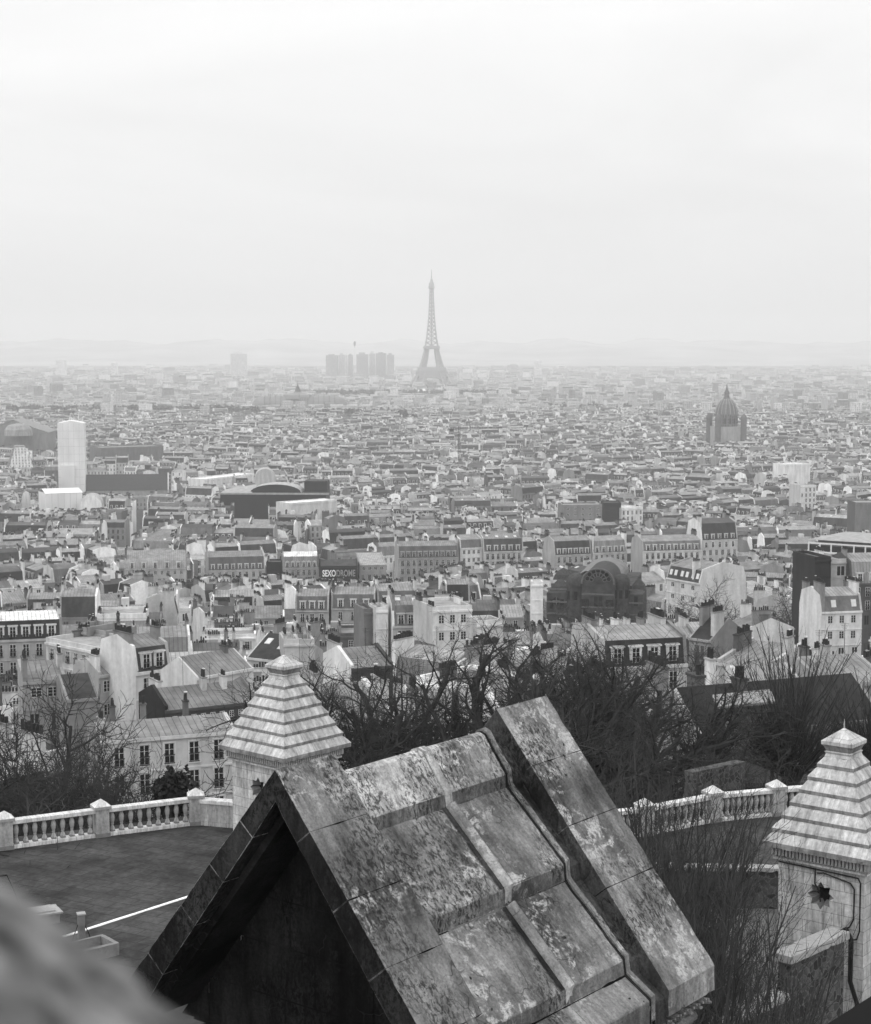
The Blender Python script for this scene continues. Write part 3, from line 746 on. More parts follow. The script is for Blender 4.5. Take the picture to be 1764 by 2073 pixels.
# small things on the terrace
def terrace_things():
    root = thing('stone_hatch', 'square stone block with a loose slab lid on the flagstones', 'stone block', (-12.0, 52.1, TZ), R(28))
    mb = MB(); mb.box(-.42, .42, -.36, .36, 0, .30); me = mb.mesh('block', [M_BAL]); roughen(me, .2, .008, 4, .015); link('block', me, root)
    mb = MB(); mb.box(-.5, .5, -.42, .42, .30, .36, 0, .5, True); mb.box(-.42, .3, -.3, .3, .365, .41); me = mb.mesh('lid', [M_BALTOP]); roughen(me, .2, .006, 4, .01); link('lid', me, root)
    root = thing('stone_trough', 'shallow pale stone trough with a worn rim on the flagstones', 'trough', (-10.15, 48.95, TZ), R(40))
    mb = MB(); mb.box(-.9, .9, -.5, .5, 0, .10, 0)
    mb.box(-.9, .9, -.5, -.38, .10, .36); mb.box(-.9, .9, .38, .5, .10, .36); mb.box(-.9, -.78, -.38, .38, .10, .36); mb.box(.78, .9, -.38, .38, .10, .36)
    me = mb.mesh('basin', [M_BAL]); roughen(me, .25, .008, 4, .012); link('basin', me, root)
    root = thing('metal_post', 'short dark square post standing at the trough end beside the white line', 'post', (-10.45, 50.2, TZ), R(20))
    mb = MB(); mb.box(-.10, .10, -.10, .10, 0, .86); part('shaft', mb, [grey('dull_metal', .16, .5, .3, 3)], root)
    mb = MB(); mb.box(-.125, .125, -.125, .125, .86, .90, 0, .5, True); part('cap_plate', mb, [M_BALTOP], root)
    mb = MB()
    for sx in (-1, 1): mb.tube([(sx * .3, 0, .02), (sx * .1, 0, .55)], [.015, .015], 5)
    part('stay', mb, [M_IRON], root)
    root = thing('lamp_bracket', 'thin black lamp arm reaching in over the flagstones at the frame edge', 'lamp arm', (-16.6, 53.0, TZ))
    mb = MB(); a = Vector((-.6, 0, 0)); mb.tube([(-.9, 0, 0), (-.9, 0, 3.1), (-.3, 0, 3.45), (2.95, .2, 3.1)], [.04, .035, .03, .02], 6); mb.tube([(2.95, .2, 3.1), (3.5, .3, 1.4)], [.012, .012], 5)
    #part('arm', mb, [M_IRON], root)
    mb = MB(); p0 = atY(-30, 1778, 52.5); p1 = atY(14, 1772, 52.5); p2 = atY(40, 1830, 52.5); p3 = Vector((p0.x - .3, p0.y, TZ))
    o = Vector((-16.6, 53.0, TZ)); mb.tube([tuple(q - o) for q in (p3, p0, p1)], [.04, .035, .03], 6); mb.tube([tuple(q - o) for q in (p1, p2)], [.012, .012], 5)
    part('arm', mb, [M_IRON], root)
terrace_things()
# ================================================================== CITY BUILDINGS
# material slots shared by every building mesh: 0 wall, 1 roof (zinc), 2 tile/slate, 3 chimney render, 4 pots, 5 glass, 6 frame, 7 iron
BM = [M_WALL, M_ROOF, M_TILE, M_BRICKCH, M_POT, M_GLASS, M_FRAME, M_IRON]
def profile(style, d, h, p):
    k = d / 2
    if style == 'mansard':
        mh, ins = p.get('mh', 2.9), p.get('ins', 0.9); rr = p.get('rr', 0.12 * d)
        return [(-k, h), (-k + ins, h + mh), (0, h + mh + rr), (k - ins, h + mh), (k, h)]
    if style == 'gable': return [(-k, h), (0, h + p.get('rr', 0.2 * d)), (k, h)]
    if style == 'shed': return [(-k, h), (k, h + p.get('rr', 0.16 * d))]
    return [(-k, h), (k, h)]
def top_of(style, d, h, p): return max(z for _, z in profile(style, d, h, p))
def gen_walls(mb, w, d, h, z0, style, p, tone, etone, uvwin, cornice=True, low=9.0):
    tone *= .85; etone = (etone[0] * .85, etone[1] * .85)
    tone = tone ** 1.15; etone = (etone[0] ** 1.15, etone[1] ** 1.15)
    pr = profile(style, d, h, p); hw, k = w / 2, d / 2; e = .4
    zs = h - p.get('blind', 0.0)                      # the storeys above zs carry modelled windows
    for y, sx in ((-k, 1), (k, -1)):
        hh = pr[0][1] if y < 0 else pr[-1][1]
        zz = zs if (y < 0 and p.get('blind')) else hh
        a, b = (-hw, hw) if sx > 0 else (hw, -hw)
        u0 = random.randint(0, 30) * 2.6; nwin = max(1, round((w - .6) / 2.6)); us = nwin * 2.6
        UV = lambda z: 3.05 * 40 - (hh - .45 - z)
        if uvwin: uvs = [(u0, UV(z0)), (u0 + us, UV(z0)), (u0 + us, UV(zz)), (u0, UV(zz))]
        else: uvs = None
        mb.poly([(a, y, z0), (b, y, z0), (b, y, zz), (a, y, zz)], 0, tone, uvs)
        if zz < hh: mb.poly([(a, y, zz), (b, y, zz), (b, y, hh), (a, y, hh)], 0, tone)
    if style == 'flat':
        mb.box(-hw, hw, -k, -k + .25, h, h + .7, 0, tone); mb.box(-hw, hw, k - .25, k, h, h + .7, 0, tone)
        lift = .7
    else: lift = p.get('lift', .35)
    for sg in (-1, 1):                               # party walls standing proud of the roof
        x0, x1 = (-hw, -hw + e) if sg < 0 else (hw - e, hw)
        pp = [(-k + .02, z0)] + [(y + (.02 if y < 0 else -.02 if y > 0 else 0), z + lift) for y, z in pr] + [(k - .02, z0)]
        mb.prism(pp, x0, x1, 0, etone[0 if sg < 0 else 1])
    if cornice:
        mb.box(-hw, hw, -k - .28, -k + .01, h - .38, h - .02, 0, min(1, tone * 1.08), True)
        for f in (1, 2):
            zz = h - .45 - 3.05 * f
            if zz > z0 + 3: mb.box(-hw, hw, -k - .13, -k + .01, zz - .12, zz + .06, 0, min(1, tone * 1.05), True)
def gen_roof(mb, w, d, h, style, p, tone, stone, m=1, m2=None, seam=True):
    """roof skin; tone upper slopes, stone the steep mansard face; m2 its material slot"""
    pr = profile(style, d, h, p); hw = w / 2; u0 = random.uniform(0, 9)
    if m == 1 and tone < .6: tone *= .57
    if stone > .1: stone *= .7
    if style == 'flat':
        mb.poly([(-hw, -d / 2, h + .12), (hw, -d / 2, h + .12), (hw, d / 2, h + .12), (-hw, d / 2, h + .12)], m, tone); return
    oh = .22
    pts = list(pr)
    for i in range(len(pts) - 1):
        a, b = pts[i], pts[i + 1]
        steep = style == 'mansard' and i in (0, 3)
        if style in ('gable', 'shed') and i == 0: a = (a[0] - oh, a[1] - oh * (b[1] - a[1]) / max(.1, b[0] - a[0]))
        if style == 'gable' and i == 1: b = (b[0] + oh, b[1] - oh * (a[1] - b[1]) / max(.1, b[0] - a[0]))
        a = (a[0], a[1] + .04); b = (b[0], b[1] + .04)
        e = math.hypot(b[0] - a[0], b[1] - a[1])
        uvs = [(u0, 0), (u0 + w, 0), (u0 + w, e), (u0, e)] if seam else None
        mb.poly([(-hw, *a), (hw, *a), (hw, *b), (-hw, *b)], (m2 if steep and m2 is not None else m), stone if steep else tone, uvs)
    if style == 'shed': mb.poly([(-hw, d / 2, h), (hw, d / 2, h), (hw, *pr[1]), (-hw, *pr[1])], 0, tone)
def gen_chimney(mb, x, y, z0, z1, L, n, tone, pots=True, th=.55, rnd=random, k=6, caps=.15):
    mb.box(x - th / 2, x + th / 2, y - L / 2, y + L / 2, z0, z1, 3, tone); mb.box(x - th / 2 - .07, x + th / 2 + .07, y - L / 2 - .07, y + L / 2 + .07, z1, z1 + .16, 3, tone * .55, True)
    if pots == 'block':
        mb.box(x - .14, x + .14, y - L / 2 + .1, y + L / 2 - .1, z1 + .16, z1 + .62, 4, .1); return
    if pots:
        for i in range(n):
            if rnd.random() < .08: continue
            yy = y - L / 2 + L * (i + .5) / n; hh = rnd.uniform(.45, .85)
            mb.lathe([(.17, z1 + .16), (.145, z1 + .16 + hh), (.18, z1 + .18 + hh)], k, (x, yy), 4)
            if rnd.random() < caps: mb.lathe([(.2, z1 + .3 + hh), (.2, z1 + .36 + hh)], k, (x, yy), 6)
# shared window meshes -------------------------------------------------------
def window_mesh(w, h, rail=True, shut=False, surround=.0, ftone=6):
    mb = MB()
    mb.poly([(-w / 2, -.012, 0), (w / 2, -.012, 0), (w / 2, -.012, h), (-w / 2, -.012, h)], 5)
    f = .07
    for x0, x1, z0, z1 in ((-w / 2, -w / 2 + f, 0, h), (w / 2 - f, w / 2, 0, h), (-w / 2, w / 2, h - f, h), (-w / 2, w / 2, 0, f), (-.045, .045, f, h - f)):
        mb.box(x0, x1, -.05, 0, z0, z1, ftone, .5, True)
    for z in (h * .36, h * .68): mb.box(-w / 2, w / 2, -.035, 0, z - .02, z + .02, ftone, .5, True)
    if surround:
        s = surround
        mb.box(-w / 2 - s, -w / 2, -.12, 0, -.05, h + s, 0, .7, True); mb.box(w / 2, w / 2 + s, -.12, 0, -.05, h + s, 0, .7, True)
        mb.box(-w / 2, w / 2, -.12, 0, h, h + s, 0, .7, True); mb.box(-w / 2 - s, w / 2 + s, -.18, 0, -.17, -.05, 0, .75, True)
    if rail:
        mb.box(-w / 2 - .05, w / 2 + .05, -.2, -.16, .85, .92, 7, .5, True)
        for i in range(8): x = -w / 2 + w * (i + .5) / 8; mb.box(x - .018, x + .018, -.19, -.17, .02, .86, 7)
        mb.box(-w / 2 - .05, w / 2 + .05, -.2, 0, -.03, .03, 7, .5, True)
    if shut:
        for sg in (-1, 1): a, b = sorted((sg * w / 2, sg * (w / 2 + .5))); mb.box(a + .02, b, -.06, 0, 0, h, 3, .33, True)
    return mb.mesh('window', BM)
WM = {'tall': window_mesh(1.05, 2.1, True), 'plain': window_mesh(1.0, 1.5, False), 'shutter': window_mesh(.95, 1.75, True, True), 'framed': window_mesh(1.05, 2.1, True, False, .16), 'square': window_mesh(1.3, 1.2, False), 'small': window_mesh(.6, .8, False)}
def dormer_mesh(w=1.5, h=2.0, dep=1.2, tone=.62, rt=.32, peak=False):
    mb = MB()
    mb.box(-w / 2, w / 2, 0, dep, 0, h, 0, tone); mb.box(-w / 2 - .14, w / 2 + .14, -.16, dep, h, h + .13, 0, tone * 1.1, True)
    if peak:
        for y in (-.1,): mb.poly([(-w / 2 - .1, y, h + .13), (w / 2 + .1, y, h + .13), (0, y, h + .6)], 0, tone)
        mb.poly([(-w / 2 - .1, -.12, h + .13), (0, -.12, h + .6), (0, dep, h + .6), (-w / 2 - .1, dep, h + .13)], 1, rt); mb.poly([(w / 2 + .1, -.12, h + .13), (0, -.12, h + .6), (0, dep, h + .6), (w / 2 + .1, dep, h + .13)], 1, rt)
    else: mb.box(-w / 2 - .1, w / 2 + .1, -.1, dep, h + .13, h + .2, 1, rt)
    return mb.mesh('dormer', BM)
DM = {'pale': dormer_mesh(), 'grey': dormer_mesh(tone=.3), 'peak': dormer_mesh(tone=.5, peak=True)}
VELUX = MB(); VELUX.box(-.5, .5, -.7, .7, 0, .1, 6); VELUX.poly([(-.42, -.6, .11), (.42, -.6, .11), (.42, .6, .11), (-.42, .6, .11)], 6); VELUX = VELUX.mesh('skylight', BM)
def building(label, x, y, yaw, w, d, h, z0, style='mansard', tone=.6, rt=.3, st=None, p=None, name='apartment_building', cat='building', group=None, wins=None, dormers=0, chim=None, uvwin=True, etone=None, roofm=1, steepm=2, dkind='pale', velux=0, seed=0, near=False, winw=None, nfl=3, dwin='tall'):
    """one building as a thing with wall, roof, chimney, window, dormer ... parts. z0 base, h eave height (absolute)."""
    rnd = random.Random(seed * 7919 + int(x * 13 + y * 7)); p = dict(p or {})
    root = thing(name, label, cat, (x, y, z0), yaw, group)
    H = h - z0
    if wins: p['blind'] = .45 + 3.05 * nfl
    et = etone or (tone * rnd.uniform(.6, 1.15), tone * rnd.uniform(.6, 1.15))
    mb = MB(); gen_walls(mb, w, d, H, 0, style, p, tone, et, uvwin); part('wall', mb, BM, root)
    mb = MB(); gen_roof(mb, w - .5, d, H, style, p, rt, st if st is not None else rt * .6, roofm, steepm); rf = part('roof', mb, BM, root)
    pr = profile(style, d, H, p); top = top_of(style, d, H, p)
    if chim is None:
        chim = []
        for sg in (-1, 1):
            for q in range(rnd.choice((1, 2, 2)) if w > 7 else 1):
                chim.append((sg * (w / 2 - .3), rnd.uniform(-.38, .38) * d, rnd.uniform(1.6, min(4.4, d * .45)), rnd.uniform(.5, 1.7)))
    for cx_, cy_, Ln, up in chim:
        mb = MB(); gen_chimney(mb, cx_, cy_, H - .5, top + up, Ln, max(2, int(Ln / .42)), rnd.choice((.45, .22, .62, .12)), True, .55, rnd, 7 if near else 5)
        part('chimney', mb, BM, root)
    if near or y < 330:
        for q in range(rnd.choice((0, 1, 1, 2))):
            mb = MB(); ax, ay = rnd.uniform(-.4, .4) * w, rnd.uniform(-.25, .25) * d; zz = top - .6; hh = rnd.uniform(2.2, 3.8)
            mb.tube([(ax, ay, zz), (ax, ay, zz + hh)], [.03, .025], 4)
            for j in range(4): mb.tube([(ax - .5 + .08 * j, ay, zz + hh - .1 - .16 * j), (ax + .5 - .08 * j, ay, zz + hh - .1 - .16 * j)], [.014, .014], 3)
            part('aerial', mb, [M_IRON], root)
    if wins:
        nw = winw or max(1, int((w - 1.2) / 2.5))
        for f in range(nfl):
            for i in range(nw):
                kd = wins if isinstance(wins, str) else wins[f % len(wins)]
                hh = {'tall': 2.1, 'framed': 2.1, 'shutter': 1.75, 'plain': 1.5, 'square': 1.2, 'small': .8}[kd]
                zz = H - .5 - 3.05 * f - hh - (.25 if f else .3)
                if zz < .5: continue
                link('window', WM[kd], root, (-w / 2 + .6 + (w - 1.2) * (i + .5) / nw, -d / 2, zz))
    if dormers:
        mh, ins = p.get('mh', 2.9), p.get('ins', .9)
        for i in range(dormers):
            xx = -w / 2 + .7 + (w - 1.4) * (i + .5) / dormers
            if style == 'mansard': yy, zz = -d / 2 + .12, H + .25
            else: yy, zz = -d / 2 + d * .12, H + (top - H) * .25 - .2
            o = link('dormer', DM[dkind], root, (xx, yy, zz))
            link('window', WM['plain' if dwin == 'plain' else 'tall'], o, (0, -.01, .1 if dwin != 'plain' else .3)).scale = (.95, 1, .86 if dwin != 'plain' else .9)
    for i in range(velux):
        if style == 'flat': break
        a, b = (pr[1], pr[2]) if style == 'mansard' else (pr[0], pr[1]) 
        if style == 'mansard' and p.get('vsteep'): a, b = pr[0], pr[1]
        t = rnd.uniform(.35, .7) if not p.get('vsteep') else .5
        o = link('skylight', VELUX, root, (-w / 2 + w * (i + .5 + rnd.uniform(-.15, .15)) / velux, a[0] + (b[0] - a[0]) * t, a[1] + (b[1] - a[1]) * t + .05))
        o.rotation_euler = (math.atan2(b[1] - a[1], b[0] - a[0]), 0, 0)
    BUILT.append((root, x, y, math.hypot(w, d) / 2)); FOOT.append((x, y, yaw, w, d))
    return root
BUILT = []; FOOT = []
def placed(label, xl, yl, Y, xr, yr, d, **k):
    """building whose front eave runs from photo point (xl,yl) at depth Y to photo point (xr,yr) at the same height"""
    a = atY(xl, yl, Y); b = atZ(xr, yr, a.z)
    e = b - a; e.z = 0; w = e.length; yaw = math.atan2(e.y, e.x); n = Vector((-e.y, e.x, 0)).normalized()
    c = (a + b) / 2 + n * (d / 2)
    z0 = k.pop('z0', None)
    if z0 is None: z0 = min(zt(c.x, c.y + o) for o in (-d / 2, d / 2)) - 1.5
    return building(label, c.x, c.y, yaw, w, d, a.z, z0, **k)
HG = 'houses of the city below the terrace'
KEEP = []                                            # (x0, x1, ytop, ybottom, depth): photo windows that nearer houses must leave open
def P_(label, xl, yl, Y, xr, yr, d, keep=2, up=4.0, **k):
    if Y > 600: keep = min(keep, 1.2)
    k.setdefault('group', HG)
    r = placed(label, xl, yl, Y, xr, yr, d, **k)
    s = FPX / Y; KEEP.append((min(xl, xr) - 6, max(xl, xr) + 6, min(yl, yr) - up * s, max(yl, yr) + keep * 3.0 * s, Y - 6, r))
    return r
LM = {}                                              # landmarks for labels: name -> photo point
P_('white plastered building with a long zinc roof and tall windows, beside the left turret', 203, 1500, 175, 478, 1478, 8, style='gable', p={'rr': 1.0, 'lift': .12}, tone=.78, rt=.36, wins='framed', nfl=3, winw=5, near=True, keep=4, seed=1, etone=(.35, .6),
   chim=[(-6.2, .5, 1.6, .3), (-4.5, 3.2, .6, .9), (-1.2, 3.3, .6, .9), (3.4, 3.3, .6, .9)])
P_('long zinc roof with a dark brick end wall, just behind the white plastered building', 334, 1438, 196, 525, 1418, 9, style='gable', p={'rr': 1.7, 'lift': .5}, tone=.12, rt=.27, etone=(.05, .3), wins='small', nfl=1, winw=9, near=True, seed=2, chim=[(-4.6, 2, 3.2, .6), (.2, -1, 1.0, .9), (2.7, -1, 1.2, .9)], uvwin=False)
P_('white house with a black mansard roof and two pale dormers, left of the turret cap', 275, 1362, 215, 346, 1352, 9, p={'mh': 2.9, 'ins': .7}, tone=.75, rt=.32, st=.06, etone=(.8, .5), wins='tall', winw=2, nfl=2, dormers=2, near=True, seed=3, keep=3)
P_('white gabled house with a wide zinc roof, between the black mansard and the turret cap', 399, 1371, 206, 512, 1351, 7, style='gable', p={'rr': 2.0, 'lift': .02}, tone=.7, rt=.3, etone=(.78, .6), near=True, seed=4, uvwin=False, chim=[(2.6, -.2, 1.0, .5)])
P_('low pale building with shuttered windows and two rooftop penthouses', 93, 1299, 262, 234, 1327, 9, style='flat', tone=.62, rt=.5, wins='shutter', nfl=2, winw=8, near=True, seed=5, keep=2)
for a_, b_, c_, d_, l_ in ((139, 1275, 176, 1280, 'grey rooftop penthouse with one window above the shuttered building'), (180, 1281, 214, 1287, 'second grey rooftop penthouse nearer the black mansard house')):
    P_(l_, a_, b_, 268, c_, d_, 6, style='flat', tone=.38, rt=.3, z0=47, name='rooftop_penthouse', cat='penthouse', wins='plain', nfl=1, winw=1, chim=[], near=True, group='rooftop penthouses', keep=1)
P_('long black mansard with four pale dormers under a white roof terrace, at the frame edge', -22, 1297, 290, 126, 1291, 12, p={'mh': 3.1, 'ins': .5, 'rr': .5}, tone=.45, rt=.75, st=.035, wins='tall', nfl=2, winw=5, dormers=5, seed=6, keep=2, steepm=2)
P_('small grey house with a lean-to zinc roof and square dark window, above the left shrubs', 46, 1380, 205, 134, 1375, 8, style='shed', p={'rr': 1.0}, tone=.4, rt=.3, wins=('square',), nfl=1, winw=2, near=True, seed=7)
P_('low building under a plain dark tile roof, beside the small grey house', 135, 1416, 200, 200, 1411, 10, style='gable', p={'rr': 2.0, 'lift': .02}, tone=.35, rt=.045, roofm=2, chim=[], uvwin=False, near=True, seed=8)
P_('blank pale grey block left of the small two-windowed house', 152, 1346, 226, 198, 1352, 8, style='flat', tone=.5, rt=.3, uvwin=False, near=True, seed=9)
P_('small grey house with two plain windows and a zinc roof, beside the black mansard house', 200, 1367, 219, 246, 1361, 7, style='gable', p={'rr': 1.4}, tone=.45, rt=.33, wins='plain', nfl=2, winw=2, near=True, seed=10)
P_('large slate mansard with four pale dormers above the bare trees', 1221, 1352, 200, 1392, 1343, 11, p={'mh': 3.0, 'ins': .55, 'rr': 1.0}, tone=.62, rt=.44, st=.035, wins='tall', nfl=2, winw=4, dormers=4, near=True, seed=12, etone=(.5, .3), chim=[(4.3, 1.5, 4.4, .6), (-1.5, .6, 1.3, .6), (1.7, .3, 1.3, .6), (-4.4, 1.5, 3.6, .7)], dkind='pale', keep=3)
P_('apartment block with a dark skylit roof and big white blank end wall', 1350, 1169, 440, 1417, 1181, 15, p={'mh': 3.0, 'ins': 1.0, 'vsteep': 1, 'rr': 1.5}, tone=.66, rt=.36, st=.06, etone=(.4, .75), velux=6, seed=13, wins='square', nfl=2, winw=3, keep=3, chim=[(3.6, -6.2, 2.2, .6)])
P_('white house with three plain windows under a grey mansard with two skylights', 1664, 1239, 330, 1746, 1236, 10, p={'mh': 2.8, 'ins': .9, 'vsteep': 1}, tone=.76, rt=.5, st=.2, velux=2, wins='plain', nfl=2, winw=3, seed=14, etone=(.75, .6))
P_('tall windowless slab of dark brick at the right edge', 1651, 1134, 372, 1683, 1133, 11, style='flat', tone=.045, etone=(.05, .05), rt=.2, uvwin=False, seed=15, chim=[], keep=7)
P_('narrow pale block wedged between the dark brick slab and the big mansard', 1684, 1138, 380, 1722, 1137, 9, style='flat', tone=.55, rt=.4, seed=16, keep=6, etone=(.5, .35))
P_('big grey mansard with a dark facade at the right edge, below the white gridded block', 1723, 1182, 378, 1812, 1180, 12, p={'mh': 4.6, 'ins': 1.0}, tone=.14, rt=.42, st=.36, steepm=1, dormers=3, wins='tall', nfl=2, winw=4, seed=17)
P_('white flat-roofed house with plain windows above the middle trees', 876, 1237, 300, 956, 1233, 11, style='flat', tone=.76, rt=.45, wins='plain', nfl=2, winw=3, seed=18, keep=1.5)
P_('small white rooftop box with one dark window, in front of the white flat-roofed house', 966, 1265, 286, 1016, 1262, 5, style='flat', tone=.78, rt=.35, wins='small', nfl=1, winw=1, chim=[], name='rooftop_penthouse', cat='penthouse', seed=19, keep=1, group='rooftop penthouses')
P_('tall narrow white wall block standing against the brick church', 1076, 1184, 395, 1100, 1184, 4, style='flat', tone=.8, etone=(.8, .78), rt=.5, uvwin=False, chim=[], seed=20, keep=3)
for i_, (a_, b_, c_, e_, l_) in enumerate(((598, 1236, 666, 1236, 'leftmost of three grey mansards in a row, lowest ridge'), (671, 1232, 760, 1232, 'middle of three grey mansards in a row, widest front'), (765, 1226, 845, 1224, 'rightmost of three grey mansards in a row, highest ridge'))):
    P_(l_, a_, b_, 430, c_, e_, 11, p={'mh': 3.4, 'ins': .9}, tone=.45, rt=.4, st=.16, dormers=3, wins='tall', nfl=1, winw=3, seed=21 + i_, keep=1, steepm=2)
P_('grey mansard with three dormers in a row and two skylights, behind the bare tree tops', 795, 1268, 330, 869, 1266, 10, p={'mh': 3.8, 'ins': 1.2}, tone=.45, rt=.33, st=.2, dormers=3, velux=2, seed=25, etone=(.8, .5), dkind='grey', keep=1)
P_('narrow dark grey blank wall block left of the three-dormer mansard', 737, 1240, 333, 759, 1239, 8, style='flat', tone=.22, rt=.3, uvwin=False, chim=[], seed=26, keep=4)
P_('narrow white wall block with a pot row, touching the three-dormer mansard', 761, 1237, 331, 786, 1236, 6, style='flat', tone=.8, rt=.3, uvwin=False, seed=27, keep=4)
P_('steep black tile roof with two small skylights behind the left turret cap', 500, 1330, 268, 573, 1338, 11, style='gable', p={'rr': 3.0, 'lift': .02}, tone=.6, rt=.045, roofm=2, velux=2, uvwin=False, seed=28, keep=1)
P_('white blank party wall right of the steep black tile roof', 574, 1304, 262, 606, 1303, 7, style='flat', tone=.72, rt=.4, uvwin=False, seed=29, keep=3)
P_('pale stained party wall, second right of the steep black tile roof', 607, 1304, 262, 637, 1303, 5, style='flat', tone=.55, rt=.4, uvwin=False, seed=30, keep=3)
P_('hipped zinc roof over a dark facade with a white end wall, behind the forked tree', 711, 1353, 200, 796, 1346, 9, style='gable', p={'rr': 1.6}, tone=.09, rt=.3, etone=(.8, .1), uvwin=False, near=True, seed=31, chim=[(-2.1, 2.2, 3.6, .4)], keep=4)
P_('low black building carrying the lettered shop sign', 648, 1146, 690, 724, 1145, 10, style='gable', tone=.03, rt=.06, roofm=2, chim=[], uvwin=False, seed=32, keep=3)
P_('grey building with a pale lean-to roof and grouped windows, right of the shop sign', 728, 1144, 695, 782, 1143, 16, style='shed', p={'rr': 3}, tone=.42, rt=.55, wins='square', nfl=1, winw=4, chim=[], seed=33, keep=3)
P_('pale mansard with six arched dormers left of the shop sign', 573, 1150, 692, 646, 1149, 12, p={'mh': 4.4, 'ins': 1.2}, tone=.42, rt=.72, st=.3, steepm=1, dormers=6, dkind='peak', wins='tall', nfl=1, winw=6, seed=34)
P_('wide hipped mansard block with white dormers left of the dark gap beside the shop sign', 421, 1155, 690, 537, 1152, 15, p={'mh': 5, 'ins': 1.6}, tone=.55, rt=.33, st=.12, dormers=8, wins='tall', nfl=2, winw=8, seed=35)
P_('narrow black flat-roofed block between two mansards left of the shop sign', 539, 1141, 702, 571, 1141, 10, style='flat', tone=.04, rt=.08, uvwin=False, seed=36, keep=3)
P_('long low pavilion with a grey curved roof at the foot of the dark street', 252, 1152, 640, 377, 1150, 22, p={'mh': 2.6, 'ins': 2.5, 'rr': 3.0}, tone=.5, rt=.4, st=.33, steepm=1, dormers=5, seed=37, wins='plain', nfl=1, winw=9)
P_('tall black mansard with two tiers of white dormers, right of the big corner block', 1421, 1094, 682, 1494, 1091, 13, p={'mh': 6.4, 'ins': 1.6}, tone=.62, rt=.12, st=.045, dormers=5, wins='framed', nfl=1, winw=5, seed=38, etone=(.8, .5), keep=2, up=9)
P_('broad pale corner block with a grey mansard and balconies, right of the brick church', 1302, 1116, 640, 1421, 1113, 14, p={'mh': 3.4, 'ins': 1.2}, tone=.7, rt=.4, st=.2, dormers=8, wins='tall', nfl=3, winw=10, seed=39, keep=3)
P_('dark mansard with balconied facade rising behind the brick church', 1123, 1124, 650, 1198, 1121, 12, p={'mh': 5, 'ins': 1.3}, tone=.5, rt=.35, st=.05, dormers=6, wins='tall', nfl=3, winw=6, seed=40, keep=3)
P_('grey-roofed pale apartment block right of the dark mansard behind the church', 1200, 1120, 656, 1270, 1117, 12, p={'mh': 4.4, 'ins': 1.3}, tone=.62, rt=.42, st=.3, steepm=1, dormers=5, wins='tall', nfl=3, winw=6, seed=41)
P_('dark-roofed pale block with skylights left of the dark mansard behind the church', 979, 1117, 650, 1060, 1115, 12, p={'mh': 4.6, 'ins': 1.2}, tone=.56, rt=.35, st=.07, dormers=5, velux=4, wins='tall', nfl=3, winw=7, seed=42, keep=3)
P_('narrow white apartment house with four storeys of plain windows, behind the white flat roofs', 932, 1110, 648, 977, 1108, 12, p={'mh': 3, 'ins': .8}, tone=.76, rt=.4, st=.2, wins='plain', nfl=3, winw=4, seed=43, keep=3)
P_('long low dark mansard with a close row of windows left of the narrow white house', 806, 1130, 640, 929, 1128, 12, p={'mh': 4.2, 'ins': 1.2}, tone=.4, rt=.36, st=.1, dormers=10, wins='tall', nfl=2, winw=10, seed=44, dkind='grey')
P_('plain grey block with two pairs of dark square windows', 1141, 1025, 900, 1220, 1024, 14, style='flat', tone=.3, rt=.35, wins='square', nfl=2, winw=5, seed=45)
P_('blank black cube-like block right of the grey block with square windows', 1221, 1020, 902, 1258, 1020, 12, style='flat', tone=.05, rt=.1, uvwin=False, etone=(.05, .05), seed=46, chim=[])
P_('white stepped modern block with ribbon windows beside the blank black block', 1259, 1031, 900, 1302, 1029, 14, style='flat', tone=.8, rt=.6, seed=47, chim=[])
P_('white modern school-like block with scattered small windows beside the round gable', 414, 972, 1240, 515, 960, 14, style='flat', tone=.85, rt=.75, seed=48, wins='small', nfl=2, winw=9, chim=[], group=HG)
P_('broad blank grey warehouse wall to the right of the wrapped church tower', 205, 908, 1560, 331, 904, 30, style='flat', tone=.2, rt=.28, uvwin=False, etone=(.2, .2), seed=49, chim=[])
P_('long low roof of brilliant white sheeting in front of the barrel-vaulted hall', 585, 1021, 950, 682, 1014, 12, style='flat', tone=.7, rt=.9, uvwin=False, seed=50, chim=[], keep=1)
P_('white stepped modern block with a plain gable wall, in the hazy right middle distance', 1590, 942, 1260, 1641, 940, 14, style='flat', tone=.85, rt=.6, uvwin=False, seed=51, chim=[], etone=(.8, .8))
P_('tall plain grey block cut by the right edge of the frame', 1732, 1020, 840, 1800, 1020, 16, style='flat', tone=.24, rt=.4, uvwin=False, seed=52, chim=[], keep=5)
P_('white block with a few dark windows left of the tall plain grey block', 1621, 985, 1000, 1653, 984, 12, style='flat', tone=.78, rt=.5, seed=53, chim=[], keep=3)
P_('terrace of pale walls with a zinc roof in front of the right-hand bare tree', 1452, 1340, 190, 1560, 1352, 9, style='shed', p={'rr': 1.2}, tone=.55, rt=.36, uvwin=False, seed=54, near=True)
P_('low zinc-roofed shed with pale end wall behind the long dark roof', 1520, 1405, 135, 1640, 1398, 8, style='gable', p={'rr': 1.5, 'lift': .05}, tone=.65, rt=.4, uvwin=False, seed=55, near=True, etone=(.7, .5), chim=[(-3.5, 1.5, 1.0, .3)])
P_('grey zinc roof with a row of white-capped pots beside the right edge', 1668, 1385, 160, 1800, 1376, 11, style='gable', p={'rr': 1.6, 'lift': .1}, tone=.4, rt=.36, uvwin=False, seed=56, near=True, chim=[(-1.5, 1.5, 1.0, .6), (.8, 1.5, 1.0, .6)])
